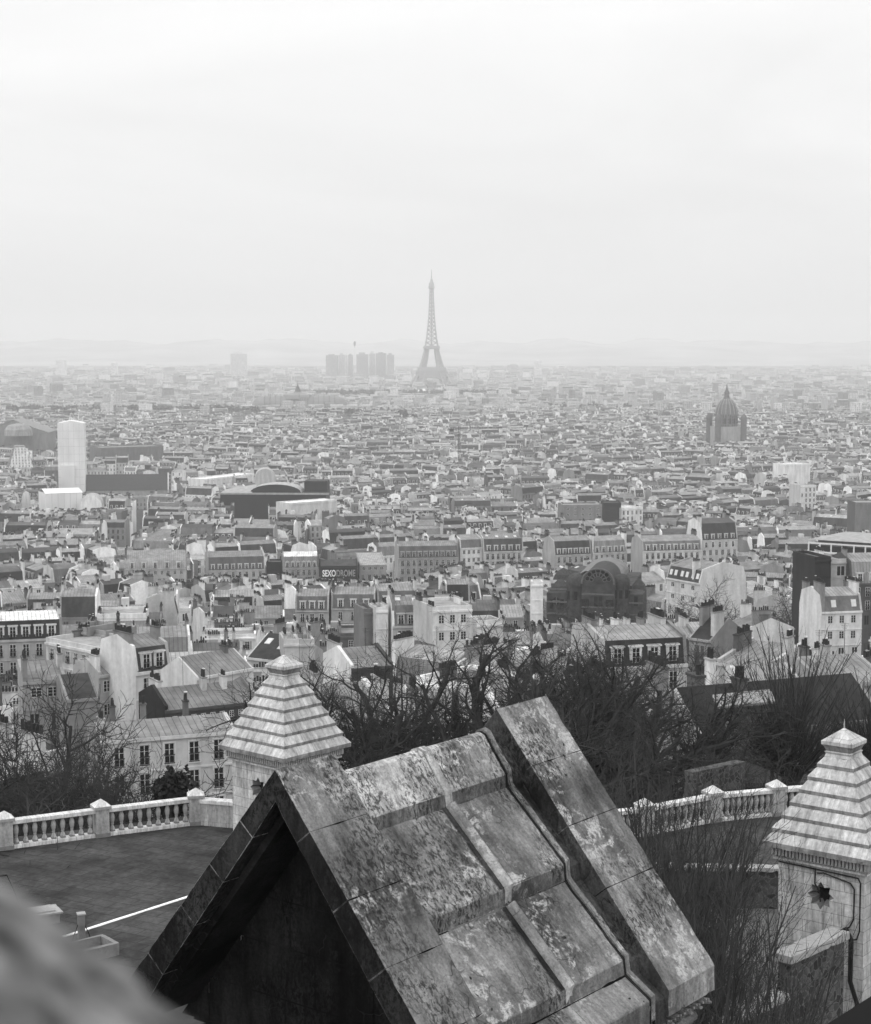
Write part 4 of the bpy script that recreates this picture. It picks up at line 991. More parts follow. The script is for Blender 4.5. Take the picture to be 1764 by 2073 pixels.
P_('black slate gabled house with a small white pediment among dark trees', 1396, 1290, 245, 1440, 1296, 9, style='gable', p={'rr': 2.6, 'lift': .02}, tone=.4, rt=.035, roofm=2, seed=57, near=True)
P_('long low building with a black tile roof behind the garden gate', 1415, 1488, 101, 1790, 1452, 6.2, style='gable', p={'rr': 2.2, 'lift': .02}, tone=.2, rt=.032, roofm=2, etone=(.6, .3), uvwin=False, seed=58, near=True, chim=[(-4.6, .6, 1.2, .5), (-2.2, -.5, 1.0, .3)], keep=3)
P_('pale rendered house with a few tall windows glimpsed through the bare trees above the ridge', 838, 1448, 134, 1012, 1440, 8, style='gable', p={'rr': 1.2}, tone=.82, rt=.42, wins='tall', nfl=2, winw=6, near=True, seed=60, keep=-2)
P_('white house half screened by the bare trees between the left turret and the ridge', 655, 1462, 128, 800, 1452, 8, style='shed', p={'rr': 1.3}, tone=.7, rt=.36, wins='plain', nfl=2, winw=4, near=True, seed=61, keep=-2)
P_('pale house screened by bare trees right behind the far coping top', 1045, 1440, 136, 1195, 1432, 8, style='gable', p={'rr': 1.4}, tone=.74, rt=.4, wins='plain', nfl=2, winw=5, near=True, seed=62, keep=-2)
P_('grey rendered house screened by bare trees below the large slate mansard', 1222, 1436, 138, 1385, 1426, 8, style='shed', p={'rr': 1.2}, tone=.6, rt=.34, wins='plain', nfl=2, winw=5, near=True, seed=63, keep=-2)
# ------------------------------------------------------------------ lettered shop sign
def sign():
    a = atY(651, 1150, 683.0); b = atZ(721, 1149.5, a.z); z0 = atY(651, 1171, 683.0).z
    e = b - a; w = e.length; an = math.atan2(e.y, e.x)
    root = thing('shop_sign', 'black shop sign board with white capital letters, the first four brightest', 'sign', (a.x, a.y, z0), an)
    H = a.z - z0
    mb = MB(); mb.box(0, w, 0, .3, 0, H, 0, .5, True); mb.box(-.15, w + .15, -.06, .3, H, H + .2, 1, .5, True); mb.box(-.15, w + .15, -.06, .3, -.2, 0, 1, .5, True); mb.box(-.15, 0, -.06, .3, 0, H, 1, .5, True); mb.box(w, w + .15, -.06, .3, 0, H, 1, .5, True)
    part('board', mb, [M_SIGN, M_IRON], root)
    KEEP.append((640, 728, 1140, 1177, 682.0, root))
    for txt, x, m, sz, wd in (('SEXO', .6, M_LETTER, 1.0, .385), ('DROME', .45, M_LETTER2, 1.0, .545)):
        cu = bpy.data.curves.new('lettering', 'FONT'); cu.body = txt; cu.size = H * .86; cu.extrude = .06; cu.offset = H * .022; cu.materials.append(m)
        to = bpy.data.objects.new('lettering_outline', cu); COL.objects.link(to); bpy.context.view_layer.update()
        me = bpy.data.meshes.new_from_object(to.evaluated_get(bpy.context.evaluated_depsgraph_get())); bpy.data.objects.remove(to); bpy.data.curves.remove(cu)
        me.name = 'lettering'; o = link('lettering', me, root)
        o.rotation_euler = (math.pi / 2, 0, 0)
        ww = max(v.co.x for v in me.vertices) - min(v.co.x for v in me.vertices); o.scale = (w * wd / ww, 1, 1)
        o.location = (.35 if txt == 'SEXO' else .35 + w * .40, -.1, H * .20)
sign()
# ------------------------------------------------------------------ brick church
def dome_pts(r, h, n=8, c=(0, 0), z=0):
    return [(r * math.cos(i / n * math.pi / 2), z + h * math.sin(i / n * math.pi / 2)) for i in range(n)] + [(.02, z + h)]
def brick_church():
    Y = 455.0; c = atY(1212, 1240, Y); z0 = zt(0, Y) - 2; zt_ = atY(1212, 1150, Y).z
    root = thing('brick_church', 'dark brick church with a traceried round gable and small lead domes', 'church', (c.x, Y, z0), R(-12))
    s = Y / FPX; H = zt_ - z0
    B = [M_BRICK, M_DARKROOF, grey('tracery_stone', .12, .9, .3, 2), M_BLACK, M_ROOF]
    mb = MB(); hw = 33 * s                         # gabled front bay with round head
    k = 20; hh = H - hw * .95
    arc = [(hw * math.cos(math.pi * i / k), hh + hw * .95 * math.sin(math.pi * i / k)) for i in range(k + 1)]
    ring = [(-hw, 0), (hw, 0)] + arc
    mb.poly([(x, -1.5, z) for x, z in ring], 0); 
    for a, b in zip(arc, arc[1:]): mb.poly([(a[0], -1.5, a[1]), (b[0], -1.5, b[1]), (b[0], 16, b[1]), (a[0], 16, a[1])], 1)
    for x in (-hw, hw): mb.poly([(x, -1.5, 0), (x, 16, 0), (x, 16, hh), (x, -1.5, hh)], 0)
    part('facade', mb, B, root)
    mb = MB()                                        # moulded rim
    for a, b in zip(arc, arc[1:]): mb.tube([(a[0], -1.6, a[1]), (b[0], -1.6, b[1])], [.28, .28], 5, 2)
    part('gable_rim', mb, B, root)
    rose = (0, hh + hw * .18)
    for i in range(7):                               # petals of the rose between ribs
        an = math.pi * (i + .5) / 7
        mb = MB(); r0, r1 = hw * .2, hw * .78
        for rr, rad in ((hw * .42, hw * .12), (hw * .68, hw * .15)):
            cx_, cz_ = rose[0] + rr * math.cos(an), rose[1] + rr * math.sin(an) * .95
            mb.poly([(cx_ + rad * math.cos(q * math.pi / 5), -1.56, cz_ + rad * math.sin(q * math.pi / 5)) for q in range(10)], 3)
            for q in range(10): mb.tube([(cx_ + rad * math.cos(q * math.pi / 5), -1.6, cz_ + rad * math.sin(q * math.pi / 5)), (cx_ + rad * math.cos((q + 1) * math.pi / 5), -1.6, cz_ + rad * math.sin((q + 1) * math.pi / 5))], [.09, .09], 4, 2)
        part('tracery_window', mb, B, root)
    def turretlet(x, y, r, zb, hd, sq=False):
        mb = MB(); kk = 8
        mb.lathe([(r, 0), (r, zb), (r * 1.08, zb), (r * 1.08, zb + .4)] , kk, (x, y), 0, .5, math.pi / 8)
        part('tower_wall', mb, B, root)
        mb = MB(); mb.lathe([(a * 1.06, b) for a, b in dome_pts(r, hd, 7, z=zb + .4)], 16, (x, y), 1); part('lead_dome', mb, B, root)
        for i in range(8):
            an = math.pi * 2 * i / 8; 
            if math.sin(an) > .3: continue
            mb = MB(); px_, py_ = x + r * .94 * math.cos(an), y + r * .94 * math.sin(an); 
            mb.box(-.45, .45, -.12, .12, 0, 2.2, 3); m = Matrix.Translation((px_, py_, zb - 3.4)) @ Matrix.Rotation(an + math.pi / 2, 4, 'Z'); m2 = MB(); m2.add(mb, m); part('arched_opening', m2, B, root)
    u = lambda px: (px - 1212) * s
    zz = lambda py: atY(1212, py, Y).z - z0
    turretlet(u(1165), 2.5, 22 * s, zz(1190), 24 * s)
    turretlet(u(1256), 3.5, 17 * s, zz(1186), 20 * s)
    mb = MB(); mb.box(u(1104), u(1146), 1, 12, 0, zz(1204)); mb.box(u(1270), u(1300), 3, 14, 0, zz(1205)); mb.box(u(1140), u(1275), 6, 34, 0, zz(1190)); part('aisle_wall', mb, B, root)
    for x0, x1, zb in ((u(1103), u(1147), zz(1204)), (u(1103), u(1147), zz(1187)), (u(1269), u(1301), zz(1205))):
        mb = MB(); cx_ = (x0 + x1) / 2; off = 7 if zb == zz(1204) else 13
        mb.lathe([((x1 - x0) * .62, zb), ((x1 - x0) * .5, zb + 1.3), ((x1 - x0) * .2, zb + 2.6), (.05, zb + 3.1)], 4, (cx_, off), 1, .5, math.pi / 4); part('hipped_roof', mb, B, root)
    mb = MB(); n = 12
    x0, x1 = u(1138), u(1215); 
    for i in range(n):                               # barrel roof of the nave
        a, b = math.pi * i / n, math.pi * (i + 1) / n; q = lambda t: (u(1200) - 46 * s * math.cos(t), zz(1190) + 30 * s * math.sin(t))
        A, Bq = q(a), q(b); mb.poly([(A[0], 8, A[1]), (Bq[0], 8, Bq[1]), (Bq[0], 36, Bq[1]), (A[0], 36, A[1])], 4, .14)
    part('nave_roof', mb, B, root)
    mb = MB(); px_ = u(1124); z_ = zz(1220); mb.poly([(px_ + 1.0 * math.cos(q * math.pi / 8), .9, z_ + 1.0 * math.sin(q * math.pi / 8)) for q in range(16)], 3); mb.tube([(px_ - 1, .85, z_), (px_ + 1, .85, z_)], [.12, .12], 4, 2); mb.tube([(px_, .85, z_ - 1), (px_, .85, z_ + 1)], [.12, .12], 4, 2); part('round_window', mb, B, root)
    for py_ in (1196, 1222, 1246):
        mb = MB(); mb.box(u(1104), u(1146), .75, 1.0, zz(py_) - .2, zz(py_) + .2, 2, .5, True); mb.box(u(1271), u(1300), 2.75, 3.0, zz(py_) - .2, zz(py_) + .2, 2, .5, True); mb.box(-hw, hw, -1.72, -1.5, zz(py_ + 6) - .2, zz(py_ + 6) + .2, 2, .5, True); part('string_course', mb, B, root)
    for px_, py_ in ((1182, 1232), (1190, 1232), (1232, 1232), (1240, 1232), (1286, 1228), (1114, 1236), (1136, 1236), (1208, 1226), (1217, 1226)):
        mb = MB(); yb_ = -1.56 if 1175 < px_ < 1250 else (.94 if px_ < 1150 else 2.94); mb.box(u(px_) - .5, u(px_) + .5, yb_ - .06, yb_ + .1, zz(py_), zz(py_) + 2.6, 3); part('lancet_window', mb, B, root)
    KEEP.append((1100, 1300, 1145, 1262, Y - 8, root)); FOOT.append((c.x, Y + 14, 0, 30, 44)); BUILT.append((root, c.x, Y + 12, 22))
brick_church()
# ------------------------------------------------------------------ wrapped church tower, nave and shrouded hall
def wrapped_church():
    Y = 1360.0; a = atY(121, 985, Y); zt_ = atY(121, 856, Y).z; b = atY(174, 985, Y); w = b.x - a.x
    root = thing('church', 'long dark-roofed church whose tall tower is wrapped in white scaffold sheeting', 'church', ((a.x + b.x) / 2, Y, -1), R(8))
    B = [M_WHITE, M_DARKROOF, grey('wrap_panel_seam', .5, .8, .1), M_WALL, M_ROOF]  # grey seams mark the joints between sheeting panels
    mb = MB(); k = w / 2; H = zt_ + 1
    mb.box(-k, k, -k, k, 0, H, 0); mb.poly([(-k, -k, H), (k, -k, H), (0, -k, H + 2.2)], 0); mb.poly([(-k, -k, H), (0, -k, H + 2.2), (0, k, H + 2.2), (-k, k, H)], 0); mb.poly([(k, -k, H), (k, k, H), (0, k, H + 2.2), (0, -k, H + 2.2)], 0)
    for i in range(1, 10): z = H * i / 10; mb.box(-k - .06, k + .06, -k - .06, k + .06, z, z + .18, 2, .5, True)
    for i in range(1, 5): x = -k + w * i / 5; mb.box(x - .08, x + .08, -k - .08, -k, 0, H, 2)
    part('wrapped_tower', mb, B, root)
    s = Y / FPX
    mb = MB(); mb.box(-(147 - 127) * s + 0, 6 * s, -k - 6 * s, -k - .2, 0, atY(0, 940, Y).z + 1, 0); part('scaffold_bay', mb, B, root)
    mb = MB(); x0, x1 = (174 - 147) * s, (338 - 147) * s; ze = atY(250, 992, Y).z + 1; zr = atY(250, 961, Y).z + 1; d = 18
    mb.box(x0, x1, -d / 2, d / 2, 0, ze, 3, .3)
    part('nave_wall', mb, B, root)
    mb = MB(); mb.poly([(x0, -d / 2 - .5, ze), (x1, -d / 2 - .5, ze), (x1, 0, zr), (x0, 0, zr)], 1); mb.poly([(x0, d / 2 + .5, ze), (x0, 0, zr), (x1, 0, zr), (x1, d / 2 + .5, ze)], 1)
    mb.poly([(x1, -d / 2, ze), (x1, d / 2, ze), (x1, 0, zr)], 3, .5); part('nave_roof', mb, B, root)
    mb = MB(); mb.prism([(-d / 2 - 1, 0), (-d / 2 - 1, ze + .6), (0, zr + 1), (d / 2 + 1, ze + .6), (d / 2 + 1, 0)], x1 - .2, x1 + .8, 3, .5); part('gable_wall', mb, B, root)
    KEEP.append((116, 345, 845, 1000, Y - 15, root)); FOOT.append((a.x + 40, Y, 0, 100, 40)); BUILT.append((root, a.x + 10, Y, 20)); BUILT.append((root, a.x + 45, Y, 26))
    Y = 1130.0; a = atY(68, 1010, Y); b = atY(163, 1010, Y)
    root = thing('shrouded_hall', 'square hall shrouded in white sheeting in front of the wrapped tower', 'building', ((a.x + b.x) / 2, Y + 10, 0), R(24))
    w = (b.x - a.x) * .78; h = atY(0, 998, Y).z
    mb = MB(); mb.box(-w / 2, w / 2, -w / 2, w / 2, 0, h, 0)
    for i in range(1, 6): x = -w / 2 + w * i / 6; mb.box(x - .1, x + .1, -w / 2 - .1, -w / 2, 0, h, 2)
    part('wrapped_wall', mb, B, root)
    mb = MB(); rr = 2.4; mb.poly([(-w / 2 - .3, -w / 2 - .3, h), (w / 2 + .3, -w / 2 - .3, h), (w / 2 + .3, 0, h + rr), (-w / 2 - .3, 0, h + rr)], 0); mb.poly([(-w / 2 - .3, w / 2 + .3, h), (-w / 2 - .3, 0, h + rr), (w / 2 + .3, 0, h + rr), (w / 2 + .3, w / 2 + .3, h)], 0)
    mb.poly([(w / 2, -w / 2, h), (w / 2, w / 2, h), (w / 2, 0, h + rr)], 0); part('sheeted_roof', mb, B, root)
    KEEP.append((62, 172, 985, 1034, Y - 10, root)); FOOT.append((a.x + 15, Y + 10, 0, 40, 40)); BUILT.append((root, a.x + 15, Y + 10, 20))
    Y = 1120.0
    for (x0, x1, yt, yb, lab) in ((161, 206, 1002, 1028, 'pale blank half-round gable wall beside the shrouded hall'), (516, 559, 949, 992, 'tall blank quarter-round grey gable wall beside the white modern block')):
        Yq = Y if x0 < 300 else 1235.0
        a, b = atY(x0, yb, Yq), atY(x1, yb, Yq); ztp = atY(x0, yt, Yq).z
        root = thing('round_gabled_hall', lab, 'hall', ((a.x + b.x) / 2, Yq, -1), R(6), 'round-gabled halls')
        hw = (b.x - a.x) / 2; hr = min(hw, ztp - a.z + 4); zb = ztp - hr + 1; n = 14
        arc = [(hw * math.cos(math.pi * i / n), zb + hr * math.sin(math.pi * i / n)) for i in range(n + 1)]
        mb = MB(); mb.poly([(-hw, -.2, 0), (hw, -.2, 0)] + [(x, -.2, z) for x, z in arc], 3, .75 if x0 < 300 else .42)
        mb.box(-hw, hw, -.18, 18, 0, zb, 3, .5)
        part('gable_wall', mb, B, root)
        mb = MB()
        for p, q in zip(arc, arc[1:]): mb.poly([(p[0], -.2, p[1]), (q[0], -.2, q[1]), (q[0], 18, q[1]), (p[0], 18, p[1])], 4, .34)
        part('barrel_roof', mb, B, root); KEEP.append((x0 - 3, x1 + 3, yt - 3, yb, Yq - 8, root)); FOOT.append((a.x + hw, Yq + 9, 0, 2 * hw, 22)); BUILT.append((root, a.x + hw, Yq + 9, 13))
wrapped_church()
def barrel_hall():
    Y = 1010.0; a, b = atY(446, 1003, Y), atY(660, 1003, Y); s = Y / FPX
    root = thing('vaulted_hall', 'wide black hall with a shallow pale barrel roof behind the bright white roof', 'hall', (a.x, Y, 0), R(-2))
    w = b.x - a.x; h = atY(0, 998, Y).z
    B = [M_SIGN, M_ROOF, M_WALL]
    mb = MB(); mb.box(0, w, 0, 26, 0, h, 0); mb.box(w * .78, w * 1.0, 10, 26, h, h + 22 * s, 0); mb.box(-4 * s, w + 2, -1.2, 0, h - .8, h + .2, 2, .3, True); part('wall', mb, B, root)
    mb = MB(); n = 12; c = w * .52; hw = 52 * s; rh = 17 * s
    P = [(c - hw * math.cos(math.pi * i / n), h + rh * math.sin(math.pi * i / n)) for i in range(n + 1)]
    for p, q in zip(P, P[1:]): mb.poly([(p[0], 3, p[1]), (q[0], 3, q[1]), (q[0], 22, q[1]), (p[0], 22, p[1])], 1, .4, [(p[0], 0), (q[0], 0), (q[0], 19), (p[0], 19)])
    mb.poly([(x, 3, z) for x, z in P], 0); part('barrel_roof', mb, B, root)
    mb = MB(); mb.poly([(0, -.5, h + .1), (w * .3, -.5, h + .1), (w * .3, 24, h + 3.4), (0, 24, h + .4)], 1, .3); part('sloping_roof', mb, B, root)
    KEEP.append((440, 668, 975, 1008, Y - 8, root)); FOOT.append((a.x + w / 2, Y + 13, 0, w, 30)); BUILT.append((root, a.x + w * .25, Y + 13, w * .28)); BUILT.append((root, a.x + w * .75, Y + 13, w * .28))
barrel_hall()
def grid_block():
    a = atY(1638, 1098, 560.0); b = atZ(1800, 1108, a.z); e = b - a; w = e.length; an = math.atan2(e.y, e.x); zb = a.z - 5.4
    root = thing('modern_block', 'modern block with a white slab grid over dark glass at the right edge', 'building', (a.x, a.y, 0), an)
    B = [M_WHITE, M_GLASS, M_ROOF, M_WALL]
    mb = MB(); mb.box(.3, w, .3, 24, 8, a.z - .3, 3, .14); part('wall', mb, B, root)
    mb = MB(); mb.poly([(-.2, -.2, a.z + 1.0), (w, -.2, a.z + 1.0), (w, 24, a.z + 1.6), (4, 24, a.z + 1.6)], 2, .3); mb.box(2, w, 3, 24, a.z - .3, a.z + .95, 3, .25); part('roof', mb, B, root)
    mb = MB(); n = 7
    for z in (a.z - .35, a.z - 3.2, a.z - 6.0): mb.box(-.2, w, -.2, .25, z, z + .5, 0, .5, True)
    for i in range(n + 1): x = w * i / n; mb.box(x - .2, x + .2, -.18, .22, a.z - 6.0, a.z - .4, 0)
    part('slab_grid', mb, B, root)
    for i in range(n):
        for z in (a.z - 2.7, a.z - 5.5): mb = MB(); x = w * i / n; mb.poly([(x + .2, .1, z), (x + w / n - .2, .1, z), (x + w / n - .2, .1, z + 1.9), (x + .2, .1, z + 1.9)], 1); part('window', mb, B, root)
    KEEP.append((1634, 1764, 1080, 1132, 550, root)); FOOT.append((a.x + w / 2, a.y + 12, an, w, 26)); BUILT.append((root, a.x + w / 2, a.y + 12, w / 2))
grid_block()
# ------------------------------------------------------------------ far landmarks
def domed_church():
    Y = 1850.0; s = Y / FPX; c = atY(1471, 860, Y); z = lambda py: atY(1471, py, Y).z
    root = thing('domed_church', 'church with a tall ribbed dark dome and lantern spire in the hazy distance', 'church', (c.x, Y, 0), R(10))
    B = [M_WALL, grey('dome_lead', .10, .7, .2, .3), grey('dome_rib', .32, .7), M_BLACK]
    r = 22.5 * s
    mb = MB(); mb.lathe([(r, 0), (r, z(841)), (r * 1.1, z(841)), (r * 1.1, z(838))], 24, (0, 0), 0, .12); part('drum', mb, B, root)
    mb = MB(); prof = [(r * 1.03, z(838)), (r, z(833)), (r * .93, z(826)), (r * .78, z(818)), (r * .55, z(811)), (r * .3, z(806.5))]; mb.lathe(prof, 32, (0, 0), 1); part('dome', mb, B, root)
    for i in range(16):
        an = math.pi * 2 * i / 16; mb = MB(); mb.tube([(q * 1.01 * math.cos(an), q * 1.01 * math.sin(an), zz + .1) for q, zz in prof], [.32] * len(prof), 4, 2); part('dome_rib', mb, B, root)
    mb = MB(); mb.lathe([(r * .3, z(806.5)), (r * .34, z(805)), (r * .24, z(804)), (r * .2, z(797)), (r * .26, z(796)), (r * .2, z(793)), (r * .1, z(788)), (r * .03, z(778))], 12, (0, 0), 1); part('lantern', mb, B, root)
    for i in range(14):
        an = math.pi * 2 * (i + .5) / 14; mb = MB(); m = Matrix.Translation((r * 1.0 * math.cos(an), r * math.sin(an), z(857))) @ Matrix.Rotation(an + math.pi / 2, 4, 'Z'); t = MB(); t.box(-.9, .9, -.2, .2, 0, z(846) - z(857), 3); mb.add(t, m); part('arched_window', mb, B, root)
    for sx in (-1, 1):
        for sy in (-1, 1):
            mb = MB(); x, y = sx * 27 * s, sy * 27 * s; mb.lathe([(3.4, 0), (3.4, z(848)), (3.9, z(848)), (3.7, z(846)), (3.0, z(842)), (2, z(839)), (.3, z(837))], 8, (x, y), 1); part('corner_tower', mb, B, root)
    mb = MB(); k = 27 * s; mb.box(-k, k, -k, k, 0, z(863), 0, .3); part('wall', mb, B, root)
    KEEP.append((1432, 1512, 775, 864, Y - 25, root)); FOOT.append((c.x, Y, 0, 45, 45)); BUILT.append((root, c.x, Y, 24))
domed_church()
def glass_hall():
    Y = 2950.0; s = Y / FPX; c = atY(603, 812, Y); z = lambda py: atY(603, py, Y).z
    root = thing('exhibition_hall', 'great exhibition hall with a ribbed glass barrel roof and flag spire in the haze', 'hall', (c.x, Y, 0), R(4))
    B = [M_WALL, grey('sooty_glass_roof', .18, .5, .15, .05), grey('iron_rib', .07, .7), grey('white_roof_edge', .8, .8)]
    zb = 20.0; ztp = z(801)
    def barrel(name, x0, x1, y, hw):
        n = 12; mb = MB(); P = [(hw * math.cos(math.pi * i / n), zb + (ztp - zb) * math.sin(math.pi * i / n)) for i in range(n + 1)]
        ends = 14
        for p, q in zip(P, P[1:]): mb.poly([(x0 + ends * 1.6 * (1 - (p[1] - zb) / (ztp - zb)) * 0, y + p[0], p[1]), (x1, y + p[0], p[1]), (x1, y + q[0], q[1]), (x0, y + q[0], q[1])], 1)
        for x, sg in ((x0, -1), (x1, 1)):
            K = 10
            for i in range(K):
                for j in range(6):
                    def S(a, t): ph = t * math.pi / 2; r = math.cos(ph); return (x + sg * hw * .9 * r * math.sin(a), y + hw * r * math.cos(a), zb + (ztp - zb) * math.sin(ph))
                    a0, a1 = math.pi * i / K, math.pi * (i + 1) / K; t0, t1 = j / 6, (j + 1) / 6
                    mb.poly([S(a0, t0), S(a1, t0), S(a1, t1), S(a0, t1)], 1)
        part(name, mb, B, root)
        m = int((x1 - x0) / 9)
        for i in range(m + 1):
            x = x0 + (x1 - x0) * i / m; mb = MB(); mb.tube([(x, y + p[0] * 1.01, p[1] + .2) for p in P], [.55] * len(P), 4, 2); part('roof_rib', mb, B, root)
    barrel('glass_roof', -55, 62, 0, 24)
    mb = MB(); mb.box(-95, 100, -30, 30, 0, zb, 0, .4); part('wall', mb, B, root)
    mb = MB(); mb.box(-8, 76, -31, -24, zb, zb + 1.6, 3); part('white_parapet', mb, B, root)
    mb = MB(); mb.lathe([(26, ztp - 5), (24, ztp + 1.5), (14, ztp + 4.5), (7, ztp + 5.2), (6, ztp + 7)], 20, (0, 0), 1); part('central_dome', mb, B, root)
    mb = MB(); zz = ztp + 7; mb.lathe([(5, zz), (4, zz + 4), (2.4, zz + 8), (1.2, zz + 10), (.35, z(778)), (.3, z(772))], 8, (0, 0), 2); part('flag_spire', mb, B, root)
    FOOT.append((c.x, Y, 0, 200, 80)); KEEP.append((510, 700, 770, 826, Y - 40, root))
glass_hall()
def lattice_tower():
    Y = 4750.0; c = atY(874, 790, Y)
    root = thing('lattice_tower', 'very tall tapering iron lattice tower rising from the haze', 'tower', (c.x, Y, 0), R(4))
    B = [M_LATTICE]
    KEYS = [(0, 62.5), (20, 50), (40, 40), (57, 33), (80, 25.5), (100, 20.5), (116, 17.5), (140, 13.2), (170, 9.8), (200, 7.4), (235, 5.6), (276, 4.2)]
    def half(z):
        for (a, b), (c_, d) in zip(KEYS, KEYS[1:]):
            if z <= c_: return b + (d - b) * (z - a) / (c_ - a)
        return KEYS[-1][1]
    def legw(z): return 25 - 10 * min(1, z / 57) if z < 57 else 15 - 6.0 * min(1, (z - 57) / 59)
    for sx in (-1, 1):
        for sy in (-1, 1):
            mb = MB(); zs = [0, 14, 28, 42, 57, 72, 87, 102, 116]
            for i, z in enumerate(zs):
                h, w = half(z), legw(z); C4 = [(sx * h, sy * h, z), (sx * (h - w), sy * h, z), (sx * (h - w), sy * (h - w), z), (sx * h, sy * (h - w), z)]
                if i:
                    for k in range(4):
                        k2 = (k + 1) % 4
                        mb.tube([pv[k], C4[k]], [1.5, 1.5], 4); mb.tube([pv[k], C4[k2]], [.95, .95], 4); mb.tube([pv[k2], C4[k]], [.95, .95], 4); mb.tube([C4[k], C4[k2]], [.9, .9], 4)
                        m0 = tuple((Vector(pv[k]) + Vector(pv[k2])) / 2); m1 = tuple((Vector(C4[k]) + Vector(C4[k2])) / 2); mb.tube([m0, m1], [.8, .8], 4)
                pv = C4
            part('leg', mb, B, root)
    mb = MB(); z = 116
    zs = [116] + [116 + 160 * (i / 15) ** .92 for i in range(1, 16)]
    for i, z in enumerate(zs):
        h = half(z); C4 = [(h, h, z), (-h, h, z), (-h, -h, z), (h, -h, z)]
        if i:
            for k in range(4):
                k2 = (k + 1) % 4; mb.tube([pv[k], C4[k]], [1.6, 1.5], 4); mb.tube([pv[k], C4[k2]], [.8, .8], 4); mb.tube([pv[k2], C4[k]], [.8, .8], 4); mb.tube([C4[k], C4[k2]], [.8, .8], 4)
                m0 = tuple((Vector(pv[k]) + Vector(pv[k2])) / 2); m1 = tuple((Vector(C4[k]) + Vector(C4[k2])) / 2); mb.tube([m0, m1], [.9, .9], 4)
        pv = C4
    mb.tube([(0, 0, 116), (0, 0, 276)], [2.2, 1.6], 6)
    part('shaft', mb, B, root)
    for z0, z1, k, nm in ((51, 63, 36.5, 'platform'), (112, 121, 20.5, 'platform')):
        mb = MB(); mb.box(-k, k, -k, k, z0, z1, 0, .5, True); mb.box(-k - 1.5, k + 1.5, -k - 1.5, k + 1.5, z0 + 3, z0 + 5, 0, .5, True)
        part(nm, mb, B, root)
    for k in range(4):                               # arches between the legs
        mb = MB(); c_, s_ = (1, 0, -1, 0)[k], (0, 1, 0, -1)[k]; n = 14; pts = []
        for i in range(n + 1): an = math.pi * i / n; x, y, z = 37 * math.cos(an), -41 + 6 * math.sin(an), 8 + 30 * math.sin(an); pts.append((x * c_ - y * s_, x * s_ + y * c_, z))
        mb.tube(pts, [1.8] * len(pts), 4)
        for p, q in zip(pts, pts[1:]): mb.poly([p, q, (q[0], q[1], 52), (p[0], p[1], 52)])
        part('arch', mb, B, root)
    mb = MB(); mb.lathe([(4.2, 272), (8.2, 276), (8.2, 281), (6.8, 282), (6.6, 287), (5.6, 290), (3.8, 294), (3.2, 299), (1.5, 301)], 12); part('top_cabin', mb, B, root)
    mb = MB(); mb.tube([(0, 0, 300), (0, 0, 312), (0, 0, 326)], [1.6, 1.1, .7], 6); part('antenna', mb, B, root)
lattice_tower()
def tower_blocks():
    Y0 = 5900.0
    spec = [(661, 684, 719, .20, 'leftmost and palest-edged of the hazy row of tower blocks'), (686, 698, 718, .34, 'second hazy tower block in the row, with a light face'), (699, 704, 719, .5, 'thin pale tower block in the hazy row'), (706, 714, 718, .22, 'narrow dark tower block beside the thin pale one'), (722, 746, 717, .20, 'wide dark slab block in the middle of the hazy row'), (748, 760, 716, .32, 'lighter tower block right of the wide dark slab'), (762, 782, 715, .2, 'tall broad dark block second from the end nearest the iron tower'), (784, 798, 718, .22, 'end tower block nearest the iron tower'), (467, 500, 716, .5, 'lone hazy tower block left of the exhibition hall spire'), (115, 133, 729, .62, 'faint lone tower block far to the left in the haze'), (1082, 1098, 731, .62, 'faint squat tower block right of the iron tower'), (226, 238, 735, .62, 'small faint slab block between the two lone left towers')]
    for i, (x0, x1, yt, tn, lab) in enumerate(spec):
        tn = min(.85, tn + .16); Y = Y0 + (i * 53) % 170; a, b = atY(x0, yt, Y), atY(x1, yt, Y); w = b.x - a.x  # tones raised, putting some of the haze into the wall colour
        root = thing('tower_block', lab, 'tower block', ((a.x + b.x) / 2, Y, -1), R(-6 + 5 * (i % 3)), 'hazy tower blocks on the skyline')
        mb = MB(); h = a.z + 1; d = 24; mb.box(-w / 2, w / 2, -d / 2, d / 2, 0, h, 0, tn)
        mb.uv = [[(mb.v[j][0] + 40, mb.v[j][2]) for j in f] if k < 4 else [NOUV] * 4 for k, f in enumerate(mb.f)]
        part('wall', mb, BM, root)
        mb = MB(); mb.box(-w * .3, w * .2, -6, 6, h, h + 4 + (i % 3) * 2, 0, tn); part('plant_room', mb, BM, root)
tower_blocks()
